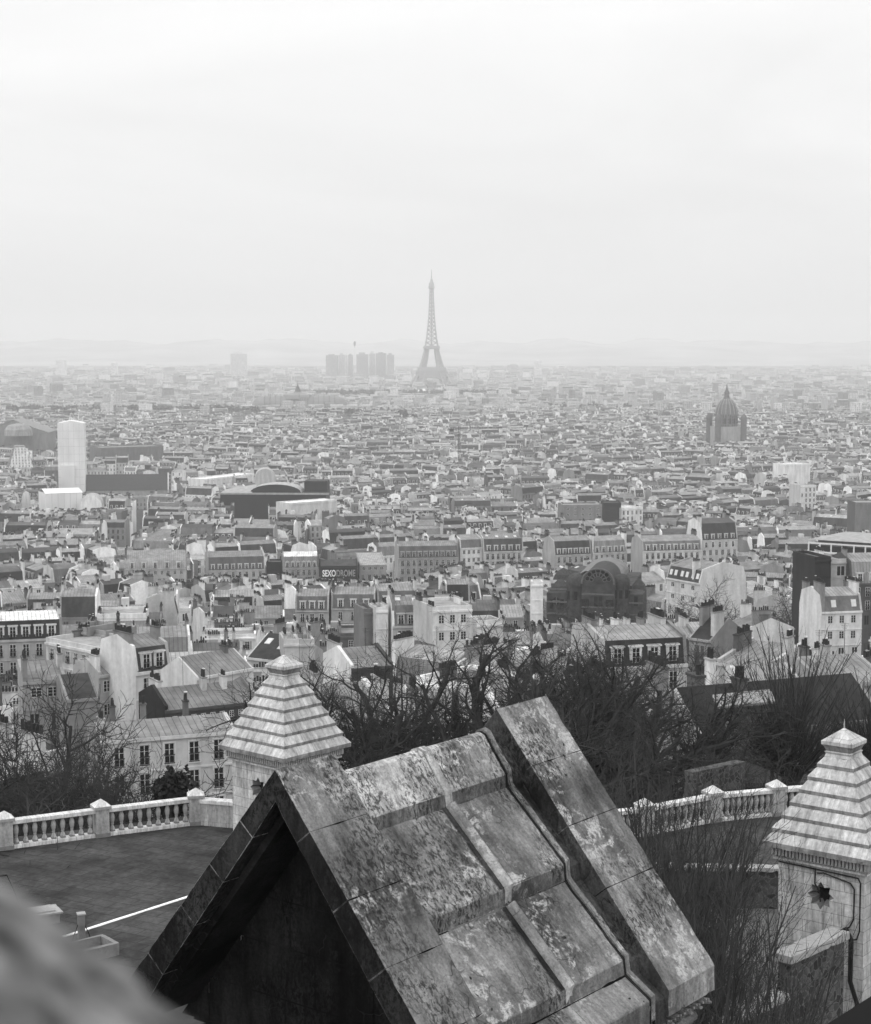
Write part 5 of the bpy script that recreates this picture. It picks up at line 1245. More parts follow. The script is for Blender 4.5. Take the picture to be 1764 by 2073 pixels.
def far_things():
    p = atY(718.5, 695.5, 5600.0)
    root = thing('tethered_balloon', 'tiny pale grey tethered balloon hanging above the hazy tower blocks', 'balloon', (p.x, p.y, p.z))
    mb = MB(); mb.lathe([(.8, -9), (2.2, -7), (3.8, -2), (4.2, 2), (3.2, 6), (.2, 8)], 12); part('envelope', mb, [grey('balloon_cloth', .16, .6, .1)], root)
    mb = MB(); mb.tube([(0, 0, -9), (0, 0, -p.z)], [.12, .12], 4); mb.lathe([(1.4, -12), (1.4, -10.5)], 8); part('basket', mb, [M_IRON], root)
    for x, y0, y1, hw, l in ((858.5, 785, 791, 5.0, 'largest of the three white peaked tents under the iron tower'), (848, 788, 792, 2.6, 'small white peaked tent left of the largest tent'), (870, 788, 792, 2.8, 'small white peaked tent right of the largest tent')):
        Y = 3900.0; a = atY(x, y1, Y); t = atY(x, y0, Y); s = Y / FPX
        root = thing('white_tent', l, 'tent', (a.x, Y, a.z), 0, 'white peaked tents')
        mb = MB(); mb.lathe([(hw * s, 0), (hw * s * .4, (t.z - a.z) * .5), (.05, t.z - a.z)], 8, (0, 0), 0); part('canopy', mb, [grey('white_canvas', .95, .8, .05)], root)
        mb = MB(); mb.tube([(0, 0, -a.z), (0, 0, .1)], [2.2, 2.2], 8); part('mast', mb, [M_WHITE], root)
    # crane
    Y = 1500.0; b = atY(930, 925, Y); t = atY(930, 862, Y); s = Y / FPX
    root = thing('tower_crane', 'thin tower crane standing among the roofs below the iron tower', 'crane', (b.x, Y, 0), R(12))
    def truss(mb, p, q, w, n):
        p, q = Vector(p), Vector(q); d = (q - p).normalized(); a = d.cross(Vector((0, 1, .01))).normalized() * w; c = d.cross(a).normalized() * w
        for sa, sc in ((1, 1), (1, -1), (-1, 1), (-1, -1)): mb.tube([tuple(p + a * sa + c * sc), tuple(q + a * sa + c * sc)], [.16, .16], 4)
        for i in range(n): u, v = p.lerp(q, i / n), p.lerp(q, (i + 1) / n); mb.tube([tuple(u + a), tuple(v - a)], [.12, .12], 4); mb.tube([tuple(u - a), tuple(v + a)], [.12, .12], 4)
    mb = MB(); truss(mb, (0, 0, 0), (0, 0, t.z), .8, 24); part('mast', mb, [M_IRON], root)
    mb = MB(); truss(mb, (-8, 0, t.z - 2), (38, 0, t.z - 2), .55, 22); part('jib', mb, [M_IRON], root)
    mb = MB(); mb.box(-8.5, -5, -.9, .9, t.z - 5, t.z - 2.2, 0, .5, True); part('counterweight', mb, [M_IRON], root)
    # glazed pyramid building and dark gabled hall at the left edge
    Y = 1480.0; a, b = atY(18, 945, Y), atY(62, 945, Y); zt_ = atY(0, 905, Y).z
    root = thing('pyramid_building', 'pale stepped pyramid-shaped building with rows of windows at the left edge', 'building', ((a.x + b.x) / 2, Y, 0), R(20))
    hw = (b.x - a.x) / 2 * 1.1; mb = MB(); mb.box(-hw, hw, -hw, hw, 0, a.z, 0, .5); mb.uv = [[(mb.v[j][0] + mb.v[j][1] + 60, mb.v[j][2]) for j in f] if k < 4 else [NOUV] * 4 for k, f in enumerate(mb.f)]
    r2 = 4
    for k in range(4):
        c_, s_ = (1, 0, -1, 0)[k], (0, 1, 0, -1)[k]; q = [(-hw, -hw, a.z), (hw, -hw, a.z), (r2, -r2, zt_), (-r2, -r2, zt_)]
        mb.poly([(x * c_ - y * s_, x * s_ + y * c_, z) for x, y, z in q], 0, .6 if k % 2 == 0 else .2, [(0, 0), (2 * hw, 0), (hw + r2, 22), (hw - r2, 22)])
    part('wall', mb, BM, root); mb = MB(); mb.box(-r2, r2, -r2, r2, zt_, zt_ + 1.5, 1, .3); part('roof', mb, BM, root); FOOT.append((a.x + hw, Y, 0, 50, 50)); BUILT.append((root, a.x + hw, Y, 22)); KEEP.append((14, 64, 900, 950, Y - 20, root))
    Y = 1720.0; a, b = atY(-40, 880, Y), atY(96, 880, Y); s = Y / FPX
    root = thing('gabled_hall', 'huge dark opera-like hall with a broad low gable at the left edge', 'hall', ((a.x + b.x) / 2, Y, 0), R(5))
    hw = (b.x - a.x) / 2; h = atY(0, 876, Y).z; zr = atY(0, 851, Y).z
    mb = MB(); mb.box(-hw, hw, 0, 60, 0, h, 0, .2); mb.poly([(-hw, -.1, h), (hw, -.1, h), (0, -.1, zr)], 0, .22); part('wall', mb, BM, root)
    mb = MB(); mb.poly([(-hw - 1, -1, h), (0, -1, zr + .6), (0, 60, zr + .6), (-hw - 1, 60, h)], 1, .2); mb.poly([(hw + 1, -1, h), (hw + 1, 60, h), (0, 60, zr + .6), (0, -1, zr + .6)], 1, .2); part('roof', mb, BM, root)
    mb = MB(); mb.lathe([(hw * .42, h - 2), (hw * .40, h + 4), (hw * .3, h + 8), (1, h + 10)], 20, (hw * .2, -14), 1, .26); part('low_dome', mb, BM, root)
    FOOT.append(((a.x + b.x) / 2, Y + 30, 0, 2 * hw, 70)); BUILT.append((root, (a.x + b.x) / 2, Y + 30, hw)); KEEP.append((-10, 100, 848, 885, Y - 20, root))
far_things()
# ================================================================== THE REST OF THE CITY
rnd = random.Random(2024)
STREET = (atZ(253, 1176, 14), atZ(302, 1012, 4))      # the dark street canyon
def seg_dist(x, y, a, b):
    ax, ay, bx, by = a.x, a.y, b.x, b.y; dx, dy = bx - ax, by - ay
    t = max(0, min(1, ((x - ax) * dx + (y - ay) * dy) / (dx * dx + dy * dy))); return math.hypot(x - ax - t * dx, y - ay - t * dy)
def inside(x, y, m=0.0):
    for fx, fy, yaw, w, d in FOOT:
        dx, dy = x - fx, y - fy
        if abs(dx) + abs(dy) > (w + d) + m * 2: continue
        c, s = math.cos(-yaw), math.sin(-yaw); lx, ly = dx * c - dy * s, dx * s + dy * c
        if abs(lx) < w / 2 + m and abs(ly) < d / 2 + m: return True
    return False
def in_view(x, y, m=30): return y > 118 and abs(x) < .262 * y + m
PARKS = [(-530, 2860, 250, 130), (-190, 2720, 140, 45), (330, 2960, 160, 60), (330, 1080, 30, 25), (90, 1700, 40, 25), (-60, 3900, 240, 160), (60, 1950, 70, 26), (-10, 4520, 70, 60)]
def in_park(x, y): return any(abs(x - px) < a and abs(y - py) < b for px, py, a, b in PARKS)
CAND = []
def add(x, y, yaw, w, d, eave, style, **k):
    if not in_view(x, y): return
    m = 4.5 if y < 900 else 6
    cs, sn = math.cos(yaw), math.sin(yaw)
    pts_ = [(0, 0), (-w / 2, 0), (w / 2, 0)] + [(sx * w / 2, sy * d / 2) for sx in (-1, 1) for sy in (-1, 1)]
    for a, b in pts_:
        if inside(x + a * cs - b * sn, y + a * sn + b * cs, .6): return
    if seg_dist(x, y, *STREET) < 4 + d * .5: return
    if in_park(x, y): return
    if 600 < y < 660 and k.get('front') is None and rnd.random() < .0: return
    z0 = zt(x, y) ; h = z0 + eave
    tp = eave + {'mansard': 4.3, 'gable': 2.2, 'shed': 1.8, 'flat': .8}[style] + 1.2
    hh = tp
    # never stand in front of the modelled houses
    for kx0, kx1, ky0, ky1, kY, _r in KEEP:
        if y - d * .5 > kY: continue
        pl = [proj((x + sx * (w / 2) * cs, y + sx * (w / 2) * sn, z0 + hh)) for sx in (-1, 1)]
        a, b = min(p[0] for p in pl) - d * .3 * FPX / y, max(p[0] for p in pl) + d * .3 * FPX / y
        if b > kx0 and a < kx1:
            yt = min(p[1] for p in pl)
            if yt < ky1:
                need = (ky1 - yt) * y / FPX
                if hh - need < 7.5: return
                hh -= need; eave -= need; h = z0 + eave
    FOOTN.append((x, y, yaw, w, d))
    CAND.append(dict(x=x, y=y, yaw=yaw, w=w, d=d, h=h, z0=z0 - 1.5, style=style, top=z0 + hh, **k))
FOOTN = []
def tones():
    t = rnd.choice((.95, .92, .85, .6, .4, .5, .88, .3, .16, .95, .45, .7))
    return t, (min(.95, rnd.choice((.95, .8, .6, .4, .25, t, t))), min(.95, rnd.choice((.95, .8, .6, .4, .25, t, t))))
def choose(y):
    r = rnd.random()
    if y < 420: st = 'gable' if r < .40 else 'mansard' if r < .62 else 'shed' if r < .82 else 'flat'
    else: st = 'mansard' if r < .46 else 'gable' if r < .72 else 'shed' if r < .86 else 'flat'
    return st
def row(ax, ay, ang, Ln, base, flip):
    """a terrace of party-wall houses along a street front"""
    t = 0.0
    while t < Ln - 6:
        far = ay > 1100
        mid = ay > 560
        w = min(rnd.uniform(10, 24) if mid else rnd.uniform(6, 12.5), Ln - t)
        d = rnd.uniform(8.5, 11.5)
        x = ax + math.cos(ang) * (t + w / 2); y = ay + math.sin(ang) * (t + w / 2)
        st = choose(ay); tn, et = tones()
        if mid: tn = rnd.choice((.95, .85, .7, .6, .5, .4, .34, .28, .6, .95, .2)); et = (rnd.choice((tn, tn * .6, .95, tn)), rnd.choice((tn, tn * .6, .95, tn * .8)))
        e = base + rnd.choice((-4, -2.5, -1.5, 0, 0, .8, 1.5, 2.5)) + rnd.uniform(-.5, .5)
        if rnd.random() < .05: e += 5
        if mid: e = base + rnd.choice((-2, -1, 0, 0, 0, .6, 1.2)) + rnd.uniform(-.3, .3)
        if rnd.random() < (.08 if mid else .16): e *= .66
        rt = rnd.choice((.3, .22, .38, .46, .16, .33, .58, .08, .4, .5)); st_ = rnd.choice((.04, .03, .06, .16, .26, .05))
        add(x, y, ang + (math.pi if flip else 0), w - .08, d, e, st, tone=tn, etone=et, rt=rt, st=st_, p={'mh': rnd.uniform(2.6, 4.6), 'ins': rnd.uniform(.7, 1.5), 'lift': rnd.choice((.2, .25, .3, .5, .9))})
        t += w
def blocks():
    ys = 128.0; step = 0
    seeds = []
    gy = 120
    while gy < 2700:
        n = int((.262 * gy + 60) / 85) + 1
        for i in range(-n, n + 1):
            seeds.append((i * 170 + rnd.uniform(-60, 60), gy + rnd.uniform(-50, 50), rnd.choice((-.45, -.25, .15, .35, .6, -.7, .8, -.1, .5, -.6)) + rnd.uniform(-.08, .08)))
        gy += 150
    for sx, sy, an in seeds:
        c, s = math.cos(an), math.sin(an)
        bw, bd, stw = rnd.uniform(40, 66), rnd.uniform(29, 36), rnd.uniform(4, 8)
        for i in range(-3, 4):
            for j in range(-4, 5):
                u, v = i * (bw + stw), j * (bd + stw)
                x0, y0 = sx + u * c - v * s, sy + u * s + v * c
                if not in_view(x0, y0, 60): continue
                # block belongs to the nearest seed
                dm = min(((x0 - a) ** 2 + (y0 - b) ** 2, k) for k, (a, b, _) in enumerate(seeds) if abs(y0 - b) < 420)
                if seeds[dm[1]][0] != sx or seeds[dm[1]][1] != sy: continue
                base = rnd.uniform(14, 17.5)
                if y0 < 230: base = rnd.uniform(11.5, 15)
                def W_(a, b): return x0 + a * c - b * s, y0 + a * s + b * c
                # front, back and ends of the perimeter
                px, py = W_(-bw / 2, -bd / 2 + 5.5); row(px, py, an, bw, base, False)
                px, py = W_(-bw / 2, bd / 2 - 5.5); row(px, py, an, bw, base, True)
                for sg in (-1, 1):
                    px, py = W_(sg * (bw / 2 - 6), -bd / 2 + 11.2); row(px, py, an + math.pi / 2, bd - 22.4, base, sg > 0)
                # courtyard wings
                for q in range(rnd.randint(2, 5)):
                    ww, dd = rnd.uniform(5, 9), rnd.uniform(5, bd - 24); px, py = W_(rnd.uniform(-bw / 2 + 16, bw / 2 - 16), rnd.uniform(-3, 3)); tn, et = tones()
                    add(px, py, an + math.pi / 2, min(dd, 14), ww, base * rnd.uniform(.45, .95), rnd.choice(('shed', 'shed', 'flat', 'gable')), tone=tn, etone=et, rt=rnd.choice((.3, .4, .5, .25)), st=.2, p={})
blocks()
# which of them show largest in the photograph: a coarse front-to-back cover test
def visible_sizes():
    GW, GH = 441, 518; cover = [bytearray(GW) for _ in range(GH)]
    def corners(x, y, yaw, w, d):
        c, s = math.cos(yaw), math.sin(yaw); return [(x + a * w / 2 * c - b * d / 2 * s, y + a * w / 2 * s + b * d / 2 * c) for a, b in ((-1, -1), (1, -1), (1, 1), (-1, 1))]
    items = sorted(CAND, key=lambda k: k['y'])
    done = sorted(((o.location.y, o) for o, *_ in BUILT), key=lambda t: t[0])
    for k in items:
        P = [proj((x, y, z)) for x, y in corners(k['x'], k['y'], k['yaw'], k['w'], k['d']) for z in (k['top'] - 1.5, k['z0'])]
        x0, x1 = max(0, int(min(p[0] for p in P) / 4)), min(GW - 1, int(max(p[0] for p in P) / 4))
        y0, y1 = max(0, int(min(p[1] for p in P) / 4)), min(GH - 1, int(max(p[1] for p in P) / 4))
        y1 = min(y1, y0 + int(28 * FPX / k['y'] / 4) + 2)
        n = 0
        if x1 >= x0:
            for yy in range(y0, y1 + 1):
                rowb = cover[yy][x0:x1 + 1]; n += rowb.count(0); cover[yy][x0:x1 + 1] = b'\x01' * (x1 - x0 + 1)
        k['vis'] = n; k['px'] = (x0 + x1) * 2.0; k['py'] = y0 * 4.0 + 6
    return items
ITEMS = visible_sizes()
N_AUTO = 290 - len([1 for o, *_ in BUILT if o.get('group') == HG])
front = sorted([k for k in ITEMS if k['px'] > 0 and k['px'] < 1764 and k['vis'] > 6], key=lambda k: -k['vis'])
SOLO = front[:N_AUTO]; solo_ids = {id(k) for k in SOLO}
# ---- words for them
LMARKS = [('the wrapped church tower', 147, 960), ('the shrouded hall', 116, 1012), ('the lettered shop sign', 686, 1160), ('the brick church', 1200, 1210), ('the left turret cap', 572, 1345), ('the large slate mansard', 1310, 1310), ('the big white end wall', 1455, 1180), ('the white gridded block', 1700, 1105), ('the dark brick slab', 1667, 1170), ('the vaulted hall', 555, 995), ('the low street-end pavilion', 315, 1140), ('the long black mansard', 60, 1285), ('the three grey mansards', 715, 1215), ('the white flat-roofed house', 915, 1245), ('the tall two-tier black mansard', 1457, 1070), ('the narrow white apartment house', 955, 1120), ('the blank black block', 1239, 1040), ('the steep black tile roof', 537, 1315), ('the forked bare tree', 760, 1440), ('the fan-shaped bare tree', 1625, 1350), ('the three-windowed white house', 1704, 1245), ('the three-dormer mansard', 830, 1255), ('the black-roofed garden house', 1560, 1440), ('the balustrade shrubs', 150, 1500)]
ORD = ['', 'second ', 'third ', 'fourth ', 'fifth ', 'sixth ', 'seventh ', 'eighth ', 'ninth ', 'tenth ', 'eleventh ', 'twelfth ']
def words_for(k):
    t = 'white' if k['tone'] > .69 else 'pale' if k['tone'] > .54 else 'grey' if k['tone'] > .36 else 'dark'
    roof = {'mansard': 'black mansard' if k['st'] < .1 else 'grey mansard', 'gable': 'zinc pitched roof', 'shed': 'lean-to zinc roof', 'flat': 'flat roof'}[k['style']]
    if k['style'] != 'mansard' and k['style'] != 'flat': roof = roof.replace('zinc', 'pale' if k['rt'] > .37 else 'dark').replace('lean-to pale', 'pale lean-to').replace('lean-to dark', 'dark lean-to').replace(' pitched', '')
    size = 'narrow ' if k['w'] < 11 else 'wide ' if k['w'] > 14.5 else ''
    return f"{size}{t} house with {roof}"
def direction(k, lx, ly):
    dx, dy = k['px'] - lx, k['py'] - ly
    if abs(dx) > abs(dy) * 1.2: return 'right of' if dx > 0 else 'left of'
    return 'behind' if dy < 0 else 'in front of'
buck = {}
for k in SOLO:
    nm, lx, ly = min(LMARKS, key=lambda l: (l[1] - k['px']) ** 2 + (1.6 * (l[2] - k['py'])) ** 2)
    k['key'] = (words_for(k), direction(k, lx, ly), nm); k['ld'] = math.hypot(k['px'] - lx, k['py'] - ly)
    buck.setdefault(k['key'], []).append(k)
for key, ks in buck.items():
    for i, k in enumerate(sorted(ks, key=lambda q: q['ld'])):
        w_, d_, n_ = key
        k['label'] = f"{w_}, {ORD[i]}closest {d_} {n_}" if len(ks) > 1 else f"{w_}, {d_} {n_}"
for i, k in enumerate(sorted(SOLO, key=lambda q: q['y'])):
    nearish = k['y'] < 470
    mans = k['style'] == 'mansard'
    nd = max(1, int(k['w'] / 3.4)) if mans else 0
    building(k['label'], k['x'], k['y'], k['yaw'], k['w'], k['d'], k['h'], k['z0'], style=k['style'], tone=k['tone'], rt=k['rt'], st=k['st'], p=k['p'], group=HG, etone=k['etone'], seed=i + 100, steepm=2 if k['st'] < .1 else 1,
             wins=rnd.choice(('tall', 'tall', 'plain', 'shutter')) if nearish and math.cos(k['yaw']) > 0 else None, nfl=2, dormers=nd if k['y'] < 620 and math.cos(k['yaw']) > 0 else 0, dkind=rnd.choice(('pale', 'grey', 'pale', 'peak')), velux=rnd.choice((0, 0, 1, 2)), near=k['y'] < 240)
# ---- everything smaller or hidden: one mass
def city_mass():
    mb = MB(); random.seed(5)
    for k in ITEMS:
        if id(k) in solo_ids: continue
        t = MB(); H = k['h'] - k['z0']; y = k['y']; far = y > 1300
        gen_walls(t, k['w'], k['d'], H, 0, k['style'], k['p'], k['tone'], k['etone'], True, cornice=not far)
        gen_roof(t, k['w'] - .5, k['d'], H, k['style'], k['p'], k['rt'], k['st'], 1, 2 if k['st'] < .1 else 1, seam=not far)
        top = top_of(k['style'], k['d'], H, k['p'])
        for sg in (-1, 1):
            for q_ in range(2 if y < 1000 else 1): Ln = rnd.uniform(1.4, 3.8); gen_chimney(t, sg * (k['w'] / 2 - .3), rnd.uniform(-.38, .38) * k['d'], H - .5, top + rnd.uniform(.4, 1.6), Ln, int(Ln / .45) + 1, rnd.choice((.45, .22, .65, .12)), True if y < 900 else 'block', .55, rnd, 4, .06)
        if k['style'] == 'mansard' and y < 2000:
            n = max(1, int(k['w'] / 3.0)); mh = k['p'].get('mh', 2.9)
            for i in range(n):
                x = -k['w'] / 2 + .6 + (k['w'] - 1.2) * (i + .5) / n
                for sg in ((-1,) if far else (-1, 1)):
                    yy = sg * (k['d'] / 2 - .1); y2 = sg * (k['d'] / 2 - 1.3)
                    t.box(x - .65, x + .65, min(yy, y2), max(yy, y2), H + .2, H + 2.2, 0, .55)
                    t.poly([(x - .4, yy + sg * .02, H + .4), (x + .4, yy + sg * .02, H + .4), (x + .4, yy + sg * .02, H + 2.0), (x - .4, yy + sg * .02, H + 2.0)][::(-sg)], 5)
        if rnd.random() < .3 and not far: x = rnd.uniform(-.3, .3) * k['w']; t.box(x - 1, x + 1, -1.2, 1.2, H, top + rnd.uniform(.8, 2.0), 0, rnd.uniform(.3, .75))
        mb.add(t, Matrix.Translation((k['x'], k['y'], k['z0'])) @ Matrix.Rotation(k['yaw'], 4, 'Z'))
    o = part('distant_houses', mb, BM, None)
    tag(o, 'mass of small hazy roofs, walls and chimneys filling the city beyond the nearer houses', 'houses', None, 'stuff')
    # beyond 2.7 km: coarser blocks out to the horizon
    mb = MB(); y = 2680.0
    while y < 8600:
        pitch = 15 + (y - 2600) * .0075
        n = int((.27 * y + 60) / (pitch * 1.3))
        for i in range(-n, n + 1):
            x = i * pitch * 1.3 + rnd.uniform(-9, 9); yy = y + rnd.uniform(-8, 8)
            if inside(x, yy, 12) or in_park(x, yy): continue
            w, d, h = rnd.uniform(.45, 1.1) * pitch, rnd.uniform(9, 16), rnd.uniform(12, 22) + (rnd.uniform(4, 18) if rnd.random() < .06 else 0)
            t = MB(); tn = rnd.choice((.75, .65, .5, .35, .6, .85)); st = rnd.choice(('mansard', 'gable', 'flat', 'flat'))
            gen_walls(t, w, d, h, 0, st, {'mh': 3}, tn, (tn * .8, tn), y < 4200, cornice=False); gen_roof(t, w, d, h, st, {'mh': 3}, rnd.choice((.3, .4, .55, .2)), rnd.choice((.08, .25, .3)), seam=False)
            mb.add(t, Matrix.Translation((x, yy, -1)) @ Matrix.Rotation(rnd.uniform(-.6, .6), 4, 'Z'))
        y += pitch * .95
    o = part('distant_houses', mb, BM, None)
    tag(o, 'faint carpet of tiny pale blocks fading into the haze below the horizon', 'houses', None, 'stuff')
city_mass()
# ================================================================== BARE TREES
def grow_tree(style, seed):
    rn = random.Random(seed); T, Cn = MB(), MB()
    SP = {
        # per level: segments, wander, up-pull, radius factor at tip ; kids, start, angle(deg), length ratio
        'spread': dict(h=5.2, r=.50, lev=[(4, .06, .05, .75), (7, .17, .03, .36), (6, .19, .03, .3), (4, .2, .0, .4), (2, .16, .0, .5)], kids=[(6, .74, 42, 1.0), (8, .25, 46, .52), (7, .15, 46, .5), (6, .1, 46, .55)], split=2, sides=(8, 6, 5, 3, 3)),
        'fan': dict(h=7.0, r=.5, lev=[(4, .05, .05, .8), (4, .2, .12, .7), (7, .06, .05, .4), (3, .1, .06, .4)], kids=[(9, .8, 54, .34), (28, .3, 36, 2.2), (9, .25, 28, .2)], split=1, sides=(9, 7, 4, 3), rf=(.8, .6, .9, 1)),
        'shrub': dict(h=.5, r=.22, lev=[(2, .1, .0, .9), (6, .14, .07, .3), (5, .18, .05, .3), (3, .18, .03, .4), (2, .15, .0, .5)], kids=[(11, .1, 46, 8.0), (11, .15, 44, .48), (8, .12, 48, .5), (6, .1, 46, .55)], split=1, sides=(6, 5, 4, 3, 3)),
        'shoots': dict(h=1.6, r=.16, lev=[(3, .06, .0, .8), (9, .045, .03, .22), (4, .12, .07, .35), (2, .12, .05, .5)], kids=[(9, .2, 20, 4.6), (14, .1, 36, .24), (5, .15, 38, .5)], split=1, sides=(6, 4, 3, 3)),
    }[style]
    def br(p, d, Ln, r, lev):
        nseg, wan, up, tip = SP['lev'][lev]; pts, rads = [p], [r]
        q = p.copy(); v = d.copy()
        for i in range(nseg):
            v = (v + Vector((rn.gauss(0, wan), rn.gauss(0, wan), rn.gauss(0, wan) + up))).normalized()
            q = q + v * (Ln / nseg); pts.append(q); rads.append(r * (1 - (1 - tip) * (i + 1) / nseg))
        (T if lev <= SP['split'] - (1 if style != 'spread' else 0) else Cn).tube([tuple(a) for a in pts], rads, SP['sides'][lev], 0, .5, cap=lev < 2)
        if lev >= len(SP['kids']): return
        n, st, ang, ra = SP['kids'][lev]
        n = max(2, int(round(n * rn.uniform(.8, 1.2))))
        ph = rn.uniform(0, 6.28)
        for k in range(n):
            t = st + (1 - st) * (k + rn.random()) / n; f = t * nseg; i = min(nseg - 1, int(f)); base = pts[i].lerp(pts[i + 1], f - i)
            ax = (pts[i + 1] - pts[i]).normalized(); o = ax.cross(Vector((.3, .5, .81))).normalized(); ph += 2.399 + rn.uniform(-.5, .5)
            o = Matrix.Rotation(ph, 3, ax) @ o; a = R(ang * rn.uniform(.55, 1.3))
            nd = (ax * math.cos(a) + o * math.sin(a)).normalized()
            rr = (rads[i] * (1 - (f - i)) + rads[i + 1] * (f - i)) * SP.get('rf', (1, 1, 1, 1))[lev]
            cl = Ln * ra * rn.uniform(.65, 1.25) * (1.15 - .4 * t if lev else 1)
            br(base, nd, cl, max(.0085, rr * (.62 if lev == 0 else .5)), lev + 1)
    br(Vector((0, 0, -.3)), Vector((rn.gauss(0, .06), rn.gauss(0, .06), 1)).normalized(), SP['h'], SP['r'], 0)
    zs = sorted(v[2] for v in Cn.v); H = zs[int(len(zs) * .999)]
    return T.mesh('trunk', [M_BARK]), Cn.mesh('crown', [M_TWIG]), H
PROTO = {s: [grow_tree(s, q) for q in seeds] for s, seeds in (('spread', (3, 8, 21)), ('fan', (5, 14)), ('shrub', (2, 9)), ('shoots', (4, 7, 12)))}
def tree(style, px, ytop, Y, label, group, i=0, wide=1.0, name='bare_tree', zb=None, cat='tree', rot=None):
    tm, cm, H = PROTO[style][i % len(PROTO[style])]
    if style == 'spread' and Y < 120: ytop -= 32            # the last few twigs stand above the crown
    t = atY(px, ytop, Y); z0 = zt(t.x, Y) - .2 if zb is None else zb
    root = thing(name, label, cat, (t.x, Y, z0), rnd.uniform(0, 6.28) if rot is None else rot, group)
    s = (t.z - z0) / H; root.scale = (s * wide, s * wide, s)
    link('trunk', tm, root); link('crown', cm, root)
    return root
GT = 'bare trees on the slope below the terrace'
tree('spread', 742, 1335, 92, 'leaning forked bare tree between the left turret and the gable ridge', GT, 0, 1.0)
tree('spread', 835, 1285, 99, 'tall bare tree with several upright stems above the middle of the ridge', GT, 1, .95)
tree('spread', 945, 1300, 95, 'broad bare tree right behind the far end of the ridge', GT, 2, 1.1)
tree('spread', 1020, 1345, 89, 'lower bare tree just left of the far coping top', GT, 0, 1.1)
tree('spread', 1185, 1300, 93, 'wide bare tree with twisted limbs in front of the slate mansard', GT, 1, 1.15)
tree('spread', 1290, 1345, 97, 'drooping bare tree between the slate mansard and the garden gate', GT, 2, 1.2)
tree('spread', 1100, 1365, 85, 'bare tree directly behind the far coping top', GT, 2, 1.1)
tree('spread', 675, 1395, 84, 'small bare tree touching the right slope of the left turret roof', GT, 1, .9)
tree('fan', 1622, 1262, 93, 'pollarded bare tree with a fan of upright shoots above the black roof', GT, 0, .85)
tree('fan', 1775, 1345, 96, 'pollarded bare tree mostly cut off by the right edge', GT, 1, .8)
for i, (px, yt, Y, l) in enumerate(((892, 1335, 89, 'bare tree close behind the middle of the ridge, lower than the tall one'), (1240, 1325, 90, 'bare tree covering the left half of the slate mansard'), (1345, 1365, 91, 'bare tree below the right corner of the slate mansard'), (1372, 1432, 86, 'low bare tree at the end of the long black tile roof'), (705, 1372, 88, 'bare tree in front of the hipped roof with dark facade'))):
    tree('spread', px, yt, Y, l, GT, i + 1, (.95, 1.1, 1.0)[i % 3])
GS = 'bare shrubs on the slope'
for i, (px, yt, Y, l, wd) in enumerate(((14, 1390, 80, 'tallest bare shrub at the left edge above the balustrade', .8), (75, 1480, 76, 'dense bare shrub second from the left edge above the balustrade', .75), (130, 1475, 84, 'bare shrub reaching up to the small grey roofs on the left', .6), (190, 1535, 78, 'dense bare shrub behind the balustrade pier on the left', .6), (252, 1575, 75, 'bare shrub in front of the white building corner', .5), (322, 1570, 78, 'bare shrub covering the lower windows of the white building', .45), (372, 1590, 74, 'small bare shrub nearest the left turret wall', .45), (40, 1500, 70, 'low dark shrub close behind the left end of the balustrade', 1.2), (160, 1530, 71, 'low dark shrub behind the middle of the left balustrade', .6), (285, 1590, 70, 'low dark shrub behind the right bay of the left balustrade', .5),
        (1240, 1545, 74, 'low dark shrub behind the top of the saplings', 1.1), (1435, 1555, 71, 'low bare shrub in front of the old rubble wall', .6))):
    tree('shrub', px, yt, Y, l, GS, i, wd, 'bare_shrub', cat='shrub')
GP_ = 'bare saplings in the garden beside the gable'
sp = [(1262, 1500, 47), (1300, 1500, 45), (1338, 1495, 46), (1372, 1485, 44), (1402, 1515, 47), (1436, 1530, 43), (1470, 1590, 45), (1315, 1570, 41), (1355, 1600, 39), (1395, 1640, 38), (1440, 1660, 38), (1490, 1690, 39), (1530, 1740, 40), (1380, 1760, 35), (1450, 1800, 34), (1520, 1850, 35), (1575, 1880, 36), (1340, 1720, 34), (1280, 1620, 43), (1600, 1800, 42)]
LS = ['leftmost sapling, rising straight beside the far coping edge', 'tall sapling second from the far coping edge', 'tallest sapling crossing the right balustrade', 'sapling crossing the first pier of the right balustrade', 'sapling crossing the balusters left of the second pier', 'sapling below the second pier of the right balustrade', 'sapling between the balustrade and the turret roof eave', 'sapling leaning against the middle of the far coping', 'sapling in front of the garden wall left end', 'sapling in front of the middle of the garden wall', 'sapling in front of the garden wall coping', 'sapling just left of the turret eave corner', 'sapling whose twigs cross the turret eave', 'sapling beside the lower end of the far coping', 'sapling below the dark garden wall face', 'sapling crossing the rubble wall coping', 'sapling whose twigs cross the star opening wall', 'sapling hugging the lower half of the far coping', 'slim sapling behind the coping edge, below the shrubs', 'small sapling touching the turret wall corner']
for i, (px, yt, Y) in enumerate(sp):
    tree('shoots', px, yt, Y, LS[i], GP_, i, .8, 'sapling', 96.2 + max(0, Y - 38) * .15, 'sapling')
